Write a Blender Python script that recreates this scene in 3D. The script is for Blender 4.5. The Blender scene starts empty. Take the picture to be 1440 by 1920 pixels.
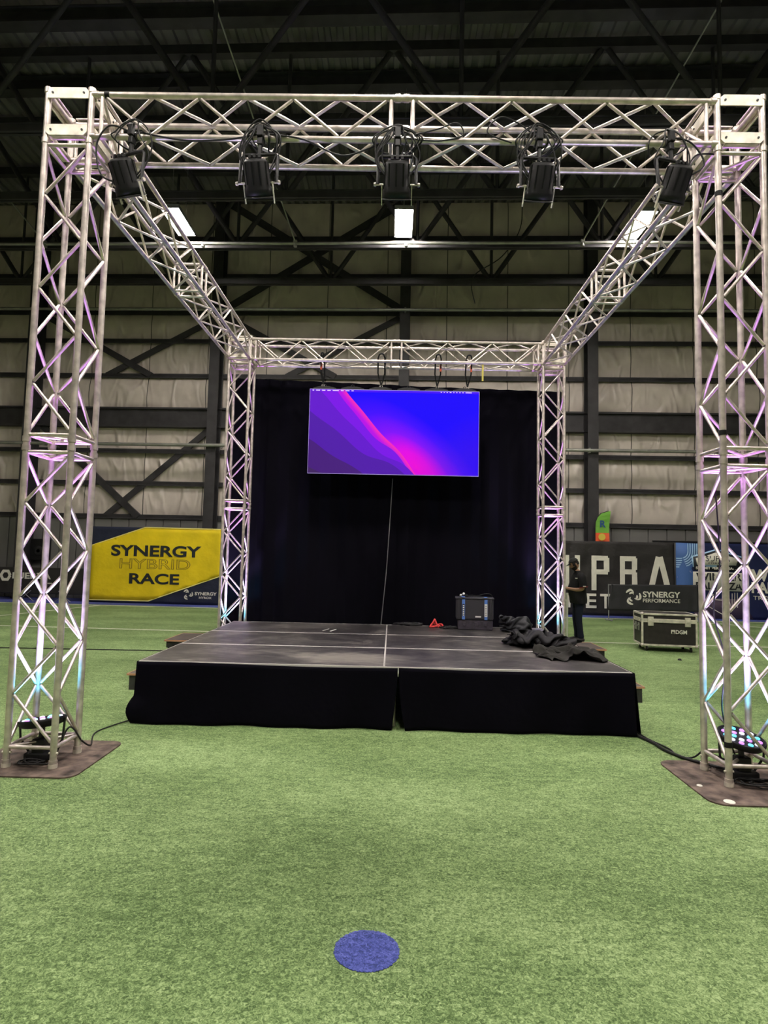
import bpy, bmesh, math, random
from mathutils import Vector, Matrix, noise
R = math.radians
rnd = random.Random(7)
col = bpy.context.scene.collection
scene = bpy.context.scene

# ------------------------------------------------------------------ camera
CX, CY, CZ = -0.0076, -4.77385, 1.69928
YAW, PITCH, ROLL, FPX = -0.01434, 0.07091, 0.0219, 1140.24
cam_d = bpy.data.cameras.new('camera')
cam = bpy.data.objects.new('camera', cam_d)
col.objects.link(cam)
r0 = Vector((math.cos(YAW), -math.sin(YAW), 0))
fw = Vector((math.sin(YAW) * math.cos(PITCH), math.cos(YAW) * math.cos(PITCH), math.sin(PITCH)))
up0 = r0.cross(fw)
rr = r0 * math.cos(ROLL) + up0 * math.sin(ROLL)
uu = up0 * math.cos(ROLL) - r0 * math.sin(ROLL)
m = Matrix((rr, uu, -fw)).transposed().to_4x4()
m.translation = Vector((CX, CY, CZ))
cam.matrix_world = m
cam_d.sensor_fit = 'VERTICAL'
cam_d.sensor_height = 24
cam_d.sensor_width = 18
cam_d.lens = FPX / 1920 * 24
cam_d.clip_end = 200
scene.camera = cam

# ------------------------------------------------------------------ world / exposure / lamp strengths
w = bpy.data.worlds.new('world')
scene.world = w
w.use_nodes = True
w.node_tree.nodes['Background'].inputs[0].default_value = (0.9, 0.92, 1, 1)
w.node_tree.nodes['Background'].inputs[1].default_value = 0.02
scene.view_settings.view_transform = 'Standard'
scene.view_settings.look = 'None'
scene.view_settings.gamma = 1
scene.view_settings.use_curve_mapping = False
scene.view_settings.exposure = 0.0
LAMP_STRENGTH = 330.0          # high bay diffusers (front rows)
LAMP_STRENGTH_FAR = 245.0       # row over the far end
UPLIGHT = 1.0

# ------------------------------------------------------------------ materials
MATS = {}


def mat(name, color=(.5, .5, .5), rough=.5, metal=0.0, spec=.5, bump=None, var=None, emit=None, sheen=0, coat=0):
    if name in MATS:
        return MATS[name]
    ma = bpy.data.materials.new(name)
    ma.use_nodes = True
    nt = ma.node_tree
    b = nt.nodes['Principled BSDF']
    b.inputs['Base Color'].default_value = (*color, 1)
    b.inputs['Roughness'].default_value = rough
    b.inputs['Metallic'].default_value = metal
    b.inputs['Specular IOR Level'].default_value = spec
    if sheen:
        b.inputs['Sheen Weight'].default_value = sheen
    if coat:
        b.inputs['Coat Weight'].default_value = coat
    tc = nt.nodes.new('ShaderNodeTexCoord')
    if var:                                   # (scale, amount, detail)
        n = nt.nodes.new('ShaderNodeTexNoise')
        n.inputs['Scale'].default_value = var[0]
        n.inputs['Detail'].default_value = var[2] if len(var) > 2 else 4
        nt.links.new(tc.outputs['Object'], n.inputs['Vector'])
        mr = nt.nodes.new('ShaderNodeMapRange')
        mr.inputs['From Min'].default_value = .3
        mr.inputs['From Max'].default_value = .7
        mr.inputs['To Min'].default_value = 1 - var[1]
        mr.inputs['To Max'].default_value = 1 + var[1]
        nt.links.new(n.outputs['Fac'], mr.inputs['Value'])
        mx = nt.nodes.new('ShaderNodeVectorMath')
        mx.operation = 'SCALE'
        mx.inputs[0].default_value = color
        nt.links.new(mr.outputs['Result'], mx.inputs['Scale'])
        nt.links.new(mx.outputs[0], b.inputs['Base Color'])
    if bump:                                  # (scale, strength, distance, detail)
        n = nt.nodes.new('ShaderNodeTexNoise')
        n.inputs['Scale'].default_value = bump[0]
        n.inputs['Detail'].default_value = bump[3] if len(bump) > 3 else 3
        nt.links.new(tc.outputs['Object'], n.inputs['Vector'])
        bp = nt.nodes.new('ShaderNodeBump')
        bp.inputs['Strength'].default_value = bump[1]
        bp.inputs['Distance'].default_value = bump[2]
        nt.links.new(n.outputs['Fac'], bp.inputs['Height'])
        nt.links.new(bp.outputs[0], b.inputs['Normal'])
    if emit:
        b.inputs['Emission Color'].default_value = (*emit[0], 1)
        b.inputs['Emission Strength'].default_value = emit[1]
    MATS[name] = ma
    return ma


def node(nt, t, **kw):
    n = nt.nodes.new(t)
    for k, v in kw.items():
        setattr(n, k, v)
    return n


def ramp(nt, stops, interp='LINEAR'):
    n = nt.nodes.new('ShaderNodeValToRGB')
    cr = n.color_ramp
    cr.interpolation = interp
    while len(cr.elements) < len(stops):
        cr.elements.new(.5)
    for e, (p, c) in zip(cr.elements, stops):
        e.position = p
        e.color = (*c, 1)
    return n


ALU = mat('aluminium', (.67, .60, .56), .40, .68, .5, bump=(40, .15, .004), var=(14, .25, 5))
ALU_PLATE = mat('aluminium_plate', (.68, .64, .55), .5, .45, .5, var=(9, .3, 6))
BLACK_METAL = mat('black_metal', (.012, .012, .014), .45, .0, .4, var=(30, .3))
BLACK_PLASTIC = mat('black_plastic', (.008, .008, .009), .5, 0, .25)
RUBBER = mat('cable_rubber', (.012, .012, .013), .55, 0, .4)
STEEL_DARK = mat('dark_steel', (.034, .032, .035), .55, .0, .4, var=(3, .3))
STEEL_PIPE = mat('steel_pipe', (.36, .36, .33), .4, .6, .5, var=(4, .2))
VELVET = mat('black_velvet', (.0034, .003, .0058), .95, 0, .05, bump=(6, .3, .03), sheen=.0)
WHITE_PAINT = mat('white_letter', (.72, .70, .62), .6, 0, .3)
LETTER_BLACK = mat('black_letter', (.012, .016, .02), .6)


def turf_mat(name, c_dark, c_mid, c_light):
    ma = bpy.data.materials.new(name)
    ma.use_nodes = True
    nt = ma.node_tree
    L = nt.links.new
    b = nt.nodes['Principled BSDF']
    b.inputs['Roughness'].default_value = .72
    b.inputs['Specular IOR Level'].default_value = .25
    tc = node(nt, 'ShaderNodeTexCoord')
    fine = node(nt, 'ShaderNodeTexNoise')
    fine.inputs['Scale'].default_value = 62
    fine.inputs['Detail'].default_value = 3
    fine.inputs['Roughness'].default_value = .75
    fine.inputs['Distortion'].default_value = 1.2
    L(tc.outputs['Object'], fine.inputs['Vector'])
    mid = node(nt, 'ShaderNodeTexNoise')
    mid.inputs['Scale'].default_value = 14
    mid.inputs['Detail'].default_value = 6
    mid.inputs['Distortion'].default_value = .6
    mpg = node(nt, 'ShaderNodeMapping')
    mpg.inputs['Scale'].default_value = (.6, 1.3, 1)
    L(tc.outputs['Object'], mpg.inputs['Vector'])
    L(mpg.outputs[0], mid.inputs['Vector'])
    big = node(nt, 'ShaderNodeTexNoise')
    big.inputs['Scale'].default_value = .9
    big.inputs['Detail'].default_value = 5
    L(mpg.outputs[0], big.inputs['Vector'])
    a1 = node(nt, 'ShaderNodeMath', operation='MULTIPLY_ADD')
    L(mid.outputs['Fac'], a1.inputs[0])
    a1.inputs[1].default_value = .26
    a1.inputs[2].default_value = -.13
    a2 = node(nt, 'ShaderNodeMath', operation='ADD')
    L(fine.outputs['Fac'], a2.inputs[0])
    L(a1.outputs[0], a2.inputs[1])
    a3 = node(nt, 'ShaderNodeMath', operation='MULTIPLY_ADD')
    L(big.outputs['Fac'], a3.inputs[0])
    a3.inputs[1].default_value = .3
    a3.inputs[2].default_value = -.15
    a4 = node(nt, 'ShaderNodeMath', operation='ADD')
    L(a2.outputs[0], a4.inputs[0])
    L(a3.outputs[0], a4.inputs[1])
    rp = ramp(nt, [(.36, c_dark), (.50, c_mid), (.66, c_light)])
    L(a4.outputs[0], rp.inputs[0])
    L(rp.outputs[0], b.inputs['Base Color'])
    bp = node(nt, 'ShaderNodeBump')
    bp.inputs['Strength'].default_value = .8
    bp.inputs['Distance'].default_value = .012
    L(a4.outputs[0], bp.inputs['Height'])
    L(bp.outputs[0], b.inputs['Normal'])
    return ma


TURF = turf_mat('green_turf', (.060, .110, .032), (.178, .275, .098), (.385, .51, .235))
TURF_BLUE = turf_mat('blue_turf', (.03, .045, .17), (.075, .10, .38), (.16, .18, .58))
TURF_WHITE = turf_mat('white_turf', (.40, .44, .33), (.62, .66, .5), (.8, .82, .65))


def wall_mat():
    ma = bpy.data.materials.new('vinyl_insulation')
    ma.use_nodes = True
    nt = ma.node_tree
    L = nt.links.new
    b = nt.nodes['Principled BSDF']
    b.inputs['Roughness'].default_value = .33
    b.inputs['Specular IOR Level'].default_value = .45
    tc = node(nt, 'ShaderNodeTexCoord')
    sx = node(nt, 'ShaderNodeSeparateXYZ')
    L(tc.outputs['Object'], sx.inputs[0])
    # vertical seams about every 2.05 m, a faint one between
    md = node(nt, 'ShaderNodeMath', operation='PINGPONG')
    ad = node(nt, 'ShaderNodeMath', operation='ADD')
    L(sx.outputs['X'], ad.inputs[0])
    ad.inputs[1].default_value = .35
    L(ad.outputs[0], md.inputs[0])
    md.inputs[1].default_value = 1.03
    seam = node(nt, 'ShaderNodeMath', operation='LESS_THAN')
    L(md.outputs[0], seam.inputs[0])
    seam.inputs[1].default_value = .014
    n1 = node(nt, 'ShaderNodeTexNoise')
    n1.inputs['Scale'].default_value = 1.4
    n1.inputs['Detail'].default_value = 6
    L(tc.outputs['Object'], n1.inputs['Vector'])
    rp = ramp(nt, [(.3, (.54, .475, .43)), (.7, (.70, .625, .56))])
    L(n1.outputs['Fac'], rp.inputs[0])
    mx = node(nt, 'ShaderNodeMix', data_type='RGBA')
    L(seam.outputs[0], mx.inputs['Factor'])
    L(rp.outputs[0], mx.inputs['A'])
    mx.inputs['B'].default_value = (.07, .065, .06, 1)
    L(mx.outputs['Result'], b.inputs['Base Color'])
    mp = node(nt, 'ShaderNodeMapping')
    mp.inputs['Scale'].default_value = (2.2, 1, .9)
    L(tc.outputs['Object'], mp.inputs['Vector'])
    n2 = node(nt, 'ShaderNodeTexNoise')
    n2.noise_type = 'RIDGED_MULTIFRACTAL'
    n2.inputs['Scale'].default_value = 1.1
    n2.inputs['Detail'].default_value = 4
    n2.inputs['Distortion'].default_value = .9
    L(mp.outputs[0], n2.inputs['Vector'])
    bp = node(nt, 'ShaderNodeBump')
    bp.inputs['Strength'].default_value = 1.0
    bp.inputs['Distance'].default_value = .14
    L(n2.outputs['Fac'], bp.inputs['Height'])
    L(bp.outputs[0], b.inputs['Normal'])
    return ma


WALL = wall_mat()
LOWER_WALL = mat('grey_wall_board', (.17, .168, .16), .5, 0, .4, var=(.8, .15))
DECK_ROOF = mat('roof_deck_metal', (.19, .175, .18), .5, .1, .4, var=(1.2, .25))


def deck_mat():
    ma = bpy.data.materials.new('stage_plywood_black')
    ma.use_nodes = True
    nt = ma.node_tree
    L = nt.links.new
    b = nt.nodes['Principled BSDF']
    tc = node(nt, 'ShaderNodeTexCoord')
    oi = node(nt, 'ShaderNodeObjectInfo')
    add = node(nt, 'ShaderNodeVectorMath', operation='ADD')
    L(tc.outputs['Object'], add.inputs[0])
    L(oi.outputs['Location'], add.inputs[1])
    n1 = node(nt, 'ShaderNodeTexNoise')
    n1.inputs['Scale'].default_value = 1.3
    n1.inputs['Detail'].default_value = 9
    n1.inputs['Roughness'].default_value = .7
    n1.inputs['Distortion'].default_value = .8
    L(add.outputs[0], n1.inputs['Vector'])
    mp = node(nt, 'ShaderNodeMapping')
    mp.inputs['Scale'].default_value = (3, 22, 1)
    L(add.outputs[0], mp.inputs['Vector'])
    n2 = node(nt, 'ShaderNodeTexNoise')
    n2.inputs['Scale'].default_value = 2
    n2.inputs['Detail'].default_value = 6
    L(mp.outputs[0], n2.inputs['Vector'])
    mu = node(nt, 'ShaderNodeMath', operation='MULTIPLY')
    L(n1.outputs['Fac'], mu.inputs[0])
    L(n2.outputs['Fac'], mu.inputs[1])
    rp = ramp(nt, [(.18, (.020, .018, .019)), (.25, (.056, .051, .051)), (.31, (.11, .10, .095)), (.42, (.26, .24, .21))])
    L(mu.outputs[0], rp.inputs[0])
    dist = node(nt, 'ShaderNodeVectorMath', operation='DISTANCE')
    mp2 = node(nt, 'ShaderNodeMapping')
    mp2.inputs['Scale'].default_value = (.75, 1.5, 0)
    L(add.outputs[0], mp2.inputs['Vector'])
    L(mp2.outputs[0], dist.inputs[0])
    dist.inputs[1].default_value = (-.42 * .75, 1.78 * 1.5, 0)
    mk = node(nt, 'ShaderNodeMapRange')
    L(dist.outputs['Value'], mk.inputs['Value'])
    mk.inputs['From Min'].default_value = .1
    mk.inputs['From Max'].default_value = .62
    mk.inputs['To Min'].default_value = .20
    mk.inputs['To Max'].default_value = 0
    ad2 = node(nt, 'ShaderNodeMath', operation='ADD')
    L(mu.outputs[0], ad2.inputs[0])
    L(mk.outputs[0], ad2.inputs[1])
    L(ad2.outputs[0], rp.inputs[0])
    L(rp.outputs[0], b.inputs['Base Color'])
    b.inputs['Roughness'].default_value = .42
    b.inputs['Specular IOR Level'].default_value = .5
    bp = node(nt, 'ShaderNodeBump')
    bp.inputs['Strength'].default_value = .15
    bp.inputs['Distance'].default_value = .005
    L(n2.outputs['Fac'], bp.inputs['Height'])
    L(bp.outputs[0], b.inputs['Normal'])
    return ma


DECK = deck_mat()


# ------------------------------------------------------------------ mesh helpers
class MB:
    def __init__(self):
        self.v = []
        self.f = []
        self.mi = []
        self.sm = []

    def add(self, vs, fs, mi=0, smooth=False):
        o = len(self.v)
        self.v += [tuple(p) for p in vs]
        for f in fs:
            self.f.append([i + o for i in f])
            self.mi.append(mi)
            self.sm.append(smooth)

    def box(self, c, s, rot=None, mi=0, bev=0):
        """centre, full size, optional rotation Matrix; small bevel by insetting corners"""
        hx, hy, hz = s[0] / 2, s[1] / 2, s[2] / 2
        if bev > 0:
            b = min(bev, hx * .9, hy * .9, hz * .9)
            bm = bmesh.new()
            bmesh.ops.create_cube(bm, size=1)
            for v in bm.verts:
                v.co = Vector((v.co.x * s[0], v.co.y * s[1], v.co.z * s[2]))
            bmesh.ops.bevel(bm, geom=bm.edges[:], offset=b, segments=2, affect='EDGES', profile=.5)
            bm.verts.index_update()
            vs = [v.co.copy() for v in bm.verts]
            fs = [[v.index for v in f.verts] for f in bm.faces]
            bm.free()
        else:
            vs = [Vector((x, y, z)) for x in (-hx, hx) for y in (-hy, hy) for z in (-hz, hz)]
            fs = [(0, 1, 3, 2), (4, 6, 7, 5), (0, 4, 5, 1), (2, 3, 7, 6), (0, 2, 6, 4), (1, 5, 7, 3)]
        c = Vector(c)
        if rot is not None:
            vs = [rot @ v for v in vs]
        self.add([v + c for v in vs], fs, mi)
        return self

    def tube(self, a, b, r, n=10, r2=None, cap=True, mi=0):
        a, b = Vector(a), Vector(b)
        d = (b - a)
        if d.length < 1e-6:
            return self
        d.normalize()
        t = Vector((0, 0, 1)) if abs(d.z) < .9 else Vector((1, 0, 0))
        p = d.cross(t).normalized()
        q = d.cross(p)
        r2 = r if r2 is None else r2
        vs = []
        for cc, rad in ((a, r), (b, r2)):
            for i in range(n):
                an = 2 * math.pi * i / n
                vs.append(cc + (p * math.cos(an) + q * math.sin(an)) * rad)
        self.add(vs, [(i, (i + 1) % n, n + (i + 1) % n, n + i) for i in range(n)], mi, True)
        if cap:
            self.add(vs[:n], [list(range(n))[::-1]], mi)
            self.add(vs[n:], [list(range(n))], mi)
        return self

    def path(self, pts, r, n=8, mi=0, closed=False, radii=None):
        pts = [Vector(p) for p in pts]
        N = len(pts)
        vs = []
        prev = None
        for i, p in enumerate(pts):
            if closed:
                d = pts[(i + 1) % N] - pts[i - 1]
            else:
                d = pts[min(i + 1, N - 1)] - pts[max(i - 1, 0)]
            if d.length < 1e-7:
                d = Vector((0, 0, 1))
            d.normalize()
            if prev is None:
                t = Vector((0, 0, 1)) if abs(d.z) < .9 else Vector((1, 0, 0))
                prev = d.cross(t).normalized()
            pp = (prev - d * prev.dot(d))
            pp = pp.normalized() if pp.length > 1e-6 else d.orthogonal().normalized()
            prev = pp
            q = d.cross(pp)
            rad = radii[i] if radii else r
            for k in range(n):
                an = 2 * math.pi * k / n
                vs.append(p + (pp * math.cos(an) + q * math.sin(an)) * rad)
        fs = []
        for i in range(N if closed else N - 1):
            j = (i + 1) % N
            for k in range(n):
                fs.append((i * n + k, i * n + (k + 1) % n, j * n + (k + 1) % n, j * n + k))
        self.add(vs, fs, mi, True)
        if not closed:
            self.add(vs[:n], [list(range(n))[::-1]], mi)
            self.add(vs[-n:], [list(range(n))], mi)
        return self

    def lathe(self, prof, c=(0, 0, 0), axis=None, n=24, mi=0):
        """prof list of (r, h) along axis"""
        c = Vector(c)
        ax = Vector(axis).normalized() if axis else Vector((0, 0, 1))
        t = Vector((0, 0, 1)) if abs(ax.z) < .9 else Vector((1, 0, 0))
        p = ax.cross(t).normalized()
        q = ax.cross(p)
        vs = []
        for r_, h in prof:
            for k in range(n):
                an = 2 * math.pi * k / n
                vs.append(c + ax * h + (p * math.cos(an) + q * math.sin(an)) * r_)
        fs = []
        for i in range(len(prof) - 1):
            for k in range(n):
                fs.append((i * n + k, i * n + (k + 1) % n, (i + 1) * n + (k + 1) % n, (i + 1) * n + k))
        self.add(vs, fs, mi, True)
        self.add(vs[:n], [list(range(n))[::-1]], mi)
        self.add(vs[-n:], [list(range(n))], mi)
        return self

    def prism(self, poly, y0, y1, mi=0, f=None):
        """poly list of (x,z) extruded along y; f maps local point to world"""
        n = len(poly)
        a = [Vector((x, y0, z)) for x, z in poly]
        b = [Vector((x, y1, z)) for x, z in poly]
        vs = a + b
        if f:
            vs = [f(v) for v in vs]
        self.add(vs, [list(range(n)), [n + i for i in range(n)][::-1]] + [(i, n + i, n + (i + 1) % n, (i + 1) % n) for i in range(n)], mi)
        return self

    def grid(self, nu, nv, fn, mi=0, smooth=True):
        vs = [fn(i / nu, j / nv) for j in range(nv + 1) for i in range(nu + 1)]
        fs = [(j * (nu + 1) + i, j * (nu + 1) + i + 1, (j + 1) * (nu + 1) + i + 1, (j + 1) * (nu + 1) + i)
              for j in range(nv) for i in range(nu)]
        self.add(vs, fs, mi, smooth)
        return self

    def build(self, name, mats, parent=None, loc=None, recalc=True):
        if not isinstance(mats, (list, tuple)):
            mats = [mats]
        me = bpy.data.meshes.new(name)
        me.from_pydata(self.v, [], self.f)
        for ma in mats:
            me.materials.append(ma)
        me.polygons.foreach_set('material_index', self.mi)
        me.polygons.foreach_set('use_smooth', self.sm)
        me.update()
        if recalc:
            bm = bmesh.new()
            bm.from_mesh(me)
            bmesh.ops.recalc_face_normals(bm, faces=bm.faces)
            bm.to_mesh(me)
            bm.free()
        o = bpy.data.objects.new(name, me)
        col.objects.link(o)
        if parent is not None:
            o.parent = parent
        if loc is not None:
            o.location = loc
        return o


def tag(o, label=None, cat=None, group=None, kind=None):
    if label:
        o['label'] = label
    if cat:
        o['category'] = cat
    if group:
        o['group'] = group
    if kind:
        o['kind'] = kind
    return o


def empty(name, loc=(0, 0, 0), rot=(0, 0, 0), parent=None):
    o = bpy.data.objects.new(name, None)
    o.empty_display_size = .1
    col.objects.link(o)
    o.location = loc
    o.rotation_euler = rot
    if parent is not None:
        o.parent = parent
    return o


KIDS = {}


def copy_tree(o, parent=None, cache=None):
    if cache is None:
        cache = {}
        for x in bpy.data.objects:
            if x.parent:
                cache.setdefault(x.parent.name, []).append(x)
    c = o.copy()
    col.objects.link(c)
    c.parent = parent
    for ch in cache.get(o.name, []):
        copy_tree(ch, c, cache)
    return c


def smooth_pts(ctrl, n=8):
    """catmull-rom through control points"""
    P = [Vector(p) for p in ctrl]
    out = []
    for i in range(len(P) - 1):
        p0 = P[max(i - 1, 0)]
        p1, p2 = P[i], P[i + 1]
        p3 = P[min(i + 2, len(P) - 1)]
        for k in range(n):
            t = k / n
            out.append(.5 * ((2 * p1) + (p2 - p0) * t + (2 * p0 - 5 * p1 + 4 * p2 - p3) * t * t + (-p0 + 3 * p1 - 3 * p2 + p3) * t ** 3))
    out.append(P[-1])
    return out


def text_mesh(name, s, ma, parent, width, height, at, bold=0.0, depth=.004, frame=None, spacing=1.0, outline=False, shear=0, align='LEFT'):
    """flat lettering scaled to width x height; local frame x right, z up, at = lower-left corner"""
    cu = bpy.data.curves.new(name, 'FONT')
    cu.body = s
    cu.offset = bold
    cu.space_character = spacing
    cu.shear = shear
    cu.fill_mode = 'BOTH'
    if outline:
        cu.fill_mode = 'NONE'
        cu.bevel_depth = .022
    else:
        cu.extrude = .5 if depth else 0
    tmp = bpy.data.objects.new(name + '_t', cu)
    col.objects.link(tmp)
    dg = bpy.context.evaluated_depsgraph_get()
    me = bpy.data.meshes.new_from_object(tmp.evaluated_get(dg))
    bpy.data.objects.remove(tmp)
    bpy.data.curves.remove(cu)
    xs = [v.co.x for v in me.vertices]
    ys = [v.co.y for v in me.vertices]
    x0, x1, y0, y1 = min(xs), max(xs), min(ys), max(ys)
    for v in me.vertices:
        x = (v.co.x - x0) / (x1 - x0) * width
        z = (v.co.y - y0) / (y1 - y0) * height
        y = v.co.z * (depth if not outline else .2)
        p = Vector((at[0] + x, at[1] - y, at[2] + z))
        v.co = frame(p) if frame else p
    me.materials.clear()
    me.materials.append(ma)
    for p in me.polygons:
        p.material_index = 0
    o = bpy.data.objects.new(name, me)
    col.objects.link(o)
    o.parent = parent
    return o


# ------------------------------------------------------------------ the hall
SL = -0.033                        # the far wall is turned very slightly to the stage
cs = math.cos(math.atan(SL))
WROT = math.atan(SL)


def wall_frame(y0):
    o = Vector((0, y0, 0))
    dx = Vector((cs, cs * SL, 0))
    dy = Vector((-cs * SL, cs, 0))

    def f(p):
        return o + dx * (p[0] / cs) + dy * p[1] + Vector((0, 0, p[2]))
    return f


X0, X1, Y0, H = -20.0, 20.0, -17.0, 14.0
YW = 15.7
fl = MB()
fl.box((0, (YW + Y0) / 2 + .4, -.05), (X1 - X0, YW - Y0 + 1.2, .1))
tag(fl.build('floor', TURF), 'bright green artificial turf floor of the sports hall', kind='structure')
f14 = wall_frame(13.62)
bs = MB()
bs.add([f14((-19.6, 0, .004)), f14((19.6, 0, .004)), f14((19.6, 2.0, .004)), f14((-19.6, 2.0, .004)),
        f14((-19.6, 0, 0)), f14((19.6, 0, 0)), f14((19.6, 2.0, 0)), f14((-19.6, 2.0, 0))],
       [(0, 1, 2, 3), (4, 7, 6, 5), (0, 4, 5, 1), (1, 5, 6, 2), (2, 6, 7, 3), (3, 7, 4, 0)])
tag(bs.build('trim_1', TURF_BLUE), 'blue turf strip along the foot of the far wall', kind='structure')


def line(p, q, wd, label):
    p, q = Vector((*p, 0)), Vector((*q, 0))
    d = (q - p).normalized()
    n = Vector((-d.y, d.x, 0)) * wd / 2
    b = MB()
    lo = [p - n, q - n, q + n, p + n]
    b.add([v + Vector((0, 0, .001)) for v in lo] + [v + Vector((0, 0, .007)) for v in lo],
          [(3, 2, 1, 0), (4, 5, 6, 7), (0, 1, 5, 4), (1, 2, 6, 5), (2, 3, 7, 6), (3, 0, 4, 7)])
    return tag(b.build('field_line', TURF_WHITE), label, 'field line')


line((-19, 14.02), (19, 12.78), .10, 'white line painted along the near edge of the blue turf strip')
line((-19, 8.75), (19, 7.47), .09, 'long pale line across the green turf just behind the stage backdrop')
line((-10.6, 6.5), (-8.8, 13.62), .09, 'slanting pale line on the turf left of the yellow banner')
line((8.9, 12.6), (12.5, 9.2), .09, 'slanting pale line on the turf at far right below the blue banner')
db = MB()
N = 180
rj = random.Random(3)
JT = [rj.uniform(.965, 1.02) for _ in range(N)]
ring = [Vector((-.08 + .142 * math.cos(2 * math.pi * i / N) * JT[i], -2.03 + .14 * math.sin(2 * math.pi * i / N) * JT[i], 0)) for i in range(N)]
db.add([v + Vector((0, 0, .001)) for v in ring] + [v + Vector((0, 0, .003)) for v in ring], [list(range(N))[::-1], list(range(N, 2 * N))] + [(i, (i + 1) % N, N + (i + 1) % N, N + i) for i in range(N)])
tag(db.build('turf_spot', TURF_BLUE), 'round blue spot set in the green turf in the foreground', 'field marking')

# far wall : insulation panels, girts, lower boards
fW = wall_frame(YW)
wb = empty('wall_back', (0, 0, 0))
tag(wb, 'far hall wall of pale vinyl insulation panels between dark girts', kind='structure')
GZ = [2.86, 4.0, 5.12, 6.5, 7.75, 8.98, 9.98, 11.3, 12.65]


def panel(z0, z1, bulge, name='insulation_panel'):
    b = MB()
    nx = 160

    def fn(u, v):
        x = -19.8 + 39.6 * u
        z = z0 + (z1 - z0) * v
        k = math.sin(math.pi * v) ** .5 if 0 < v < 1 else 0
        y = -bulge * k * (.75 + .35 * noise.noise(Vector((x * .8, z * 1.3, z0 * 3.1)))) - .02 * noise.noise(Vector((x * 3, z * 3, z0)))
        return fW((x, y, z))
    b.grid(nx, 8, fn)
    o = b.build(name, WALL, wb, recalc=False)
    return o


zs = [2.8] + GZ[1:] + [14.0]
for i in range(len(zs) - 1):
    a, c = zs[i], zs[i + 1]
    bul = .1
    if abs(a - 6.5) < .01:
        bul = .24
    panel(a, c, bul)
b = MB()
for k in range(66):
    x = -19.8 + k * .6
    b.box(fW((x + .29, -.06, 1.44)), (.56, .14, 2.84), Matrix.Rotation(WROT, 3, 'Z'))
b.box(fW((0, -.02, 1.44)), (39.6, .1, 2.88), Matrix.Rotation(WROT, 3, 'Z'))
b.build('lower_boards', LOWER_WALL, wb)
for z in GZ:
    b = MB()
    if z == 6.5:
        b.box(fW((0, -.16, 6.23)), (39.6, .2, .6), Matrix.Rotation(WROT, 3, 'Z'))
        b.box(fW((0, -.2, 6.55)), (39.6, .3, .06), Matrix.Rotation(WROT, 3, 'Z'))
        b.box(fW((0, -.2, 5.93)), (39.6, .3, .06), Matrix.Rotation(WROT, 3, 'Z'))
    else:
        b.box(fW((0, -.1, z)), (39.6, .2, .09), Matrix.Rotation(WROT, 3, 'Z'))
        b.box(fW((0, -.19, z - .06)), (39.6, .02, .1), Matrix.Rotation(WROT, 3, 'Z'))
    b.build('girt', STEEL_DARK, wb)
bb = MB()
bb.box(fW((0, .15, 7)), (40.4, .1, 14.2), Matrix.Rotation(WROT, 3, 'Z'))
bb.build('outer_sheet', STEEL_DARK, wb)

for nm, lab, c, s in (('wall_left', 'left hall wall', (X0 - .05, -.8, 7), (.1, 34, 14)), ('wall_right', 'right hall wall', (X1 + .05, -.8, 7), (.1, 34, 14)),
                      ('wall_front', 'hall wall behind the viewer', (0, Y0 - .05, 7), (40, .1, 14))):
    b = MB()
    b.box(c, s)
    tag(b.build(nm, WALL), lab + ' of pale insulation', kind='structure')

# corrugated roof deck with ribs running away from the viewer
b = MB()
prof = []
x = X0
while x < X1:
    prof += [(x, H), (x + .12, H), (x + .15, H + .07), (x + .27, H + .07)]
    x += .30
prof.append((X1, H))
va = [Vector((p[0], Y0, p[1])) for p in prof] + [Vector((p[0], 16.6, p[1])) for p in prof]
n = len(prof)
b.add(va, [(i, i + 1, n + i + 1, n + i) for i in range(n - 1)])
tag(b.build('ceiling', DECK_ROOF, recalc=False), 'dark corrugated metal roof deck', kind='structure')


def on_line(y, x):
    return y + SL * x


# roof trusses running left to right
def roof_truss(yd, zb, zt, ph, label, half=2.47):
    e = empty('roof_truss', (0, yd, zb))
    tag(e, label, 'roof truss', 'dark steel roof trusses spanning the hall')

    def T(x, z, o=0):
        return Vector((x, SL * x + o, z - zb))
    for zz, wd in ((zt, .24), (zb, .16)):
        m1 = MB()
        for oy in (-.05, .05):
            m1.box((0, oy, zz - zb), (39.8, .06, wd), Matrix.Rotation(WROT, 3, 'Z'))
        m1.box((0, 0, zz - zb + (wd / 2 if zz == zb else -wd / 2)), (39.8, .2, .025), Matrix.Rotation(WROT, 3, 'Z'))
        m1.build('chord', STEEL_DARK, e)
    wbm = MB()
    x = -19.8 + ph
    k = 0
    while x < 17.4:
        za, zc = (zb, zt) if k % 2 == 0 else (zt, zb)
        a, c = T(x, za), T(x + half, zc)
        wbm.tube(a, c, .075, 4)
        if k % 2 == 0:
            wbm.tube(T(x, zb), T(x, zt), .045, 4)
        x += half
        k += 1
    wbm.build('web', STEEL_DARK, e)
    return e


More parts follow.
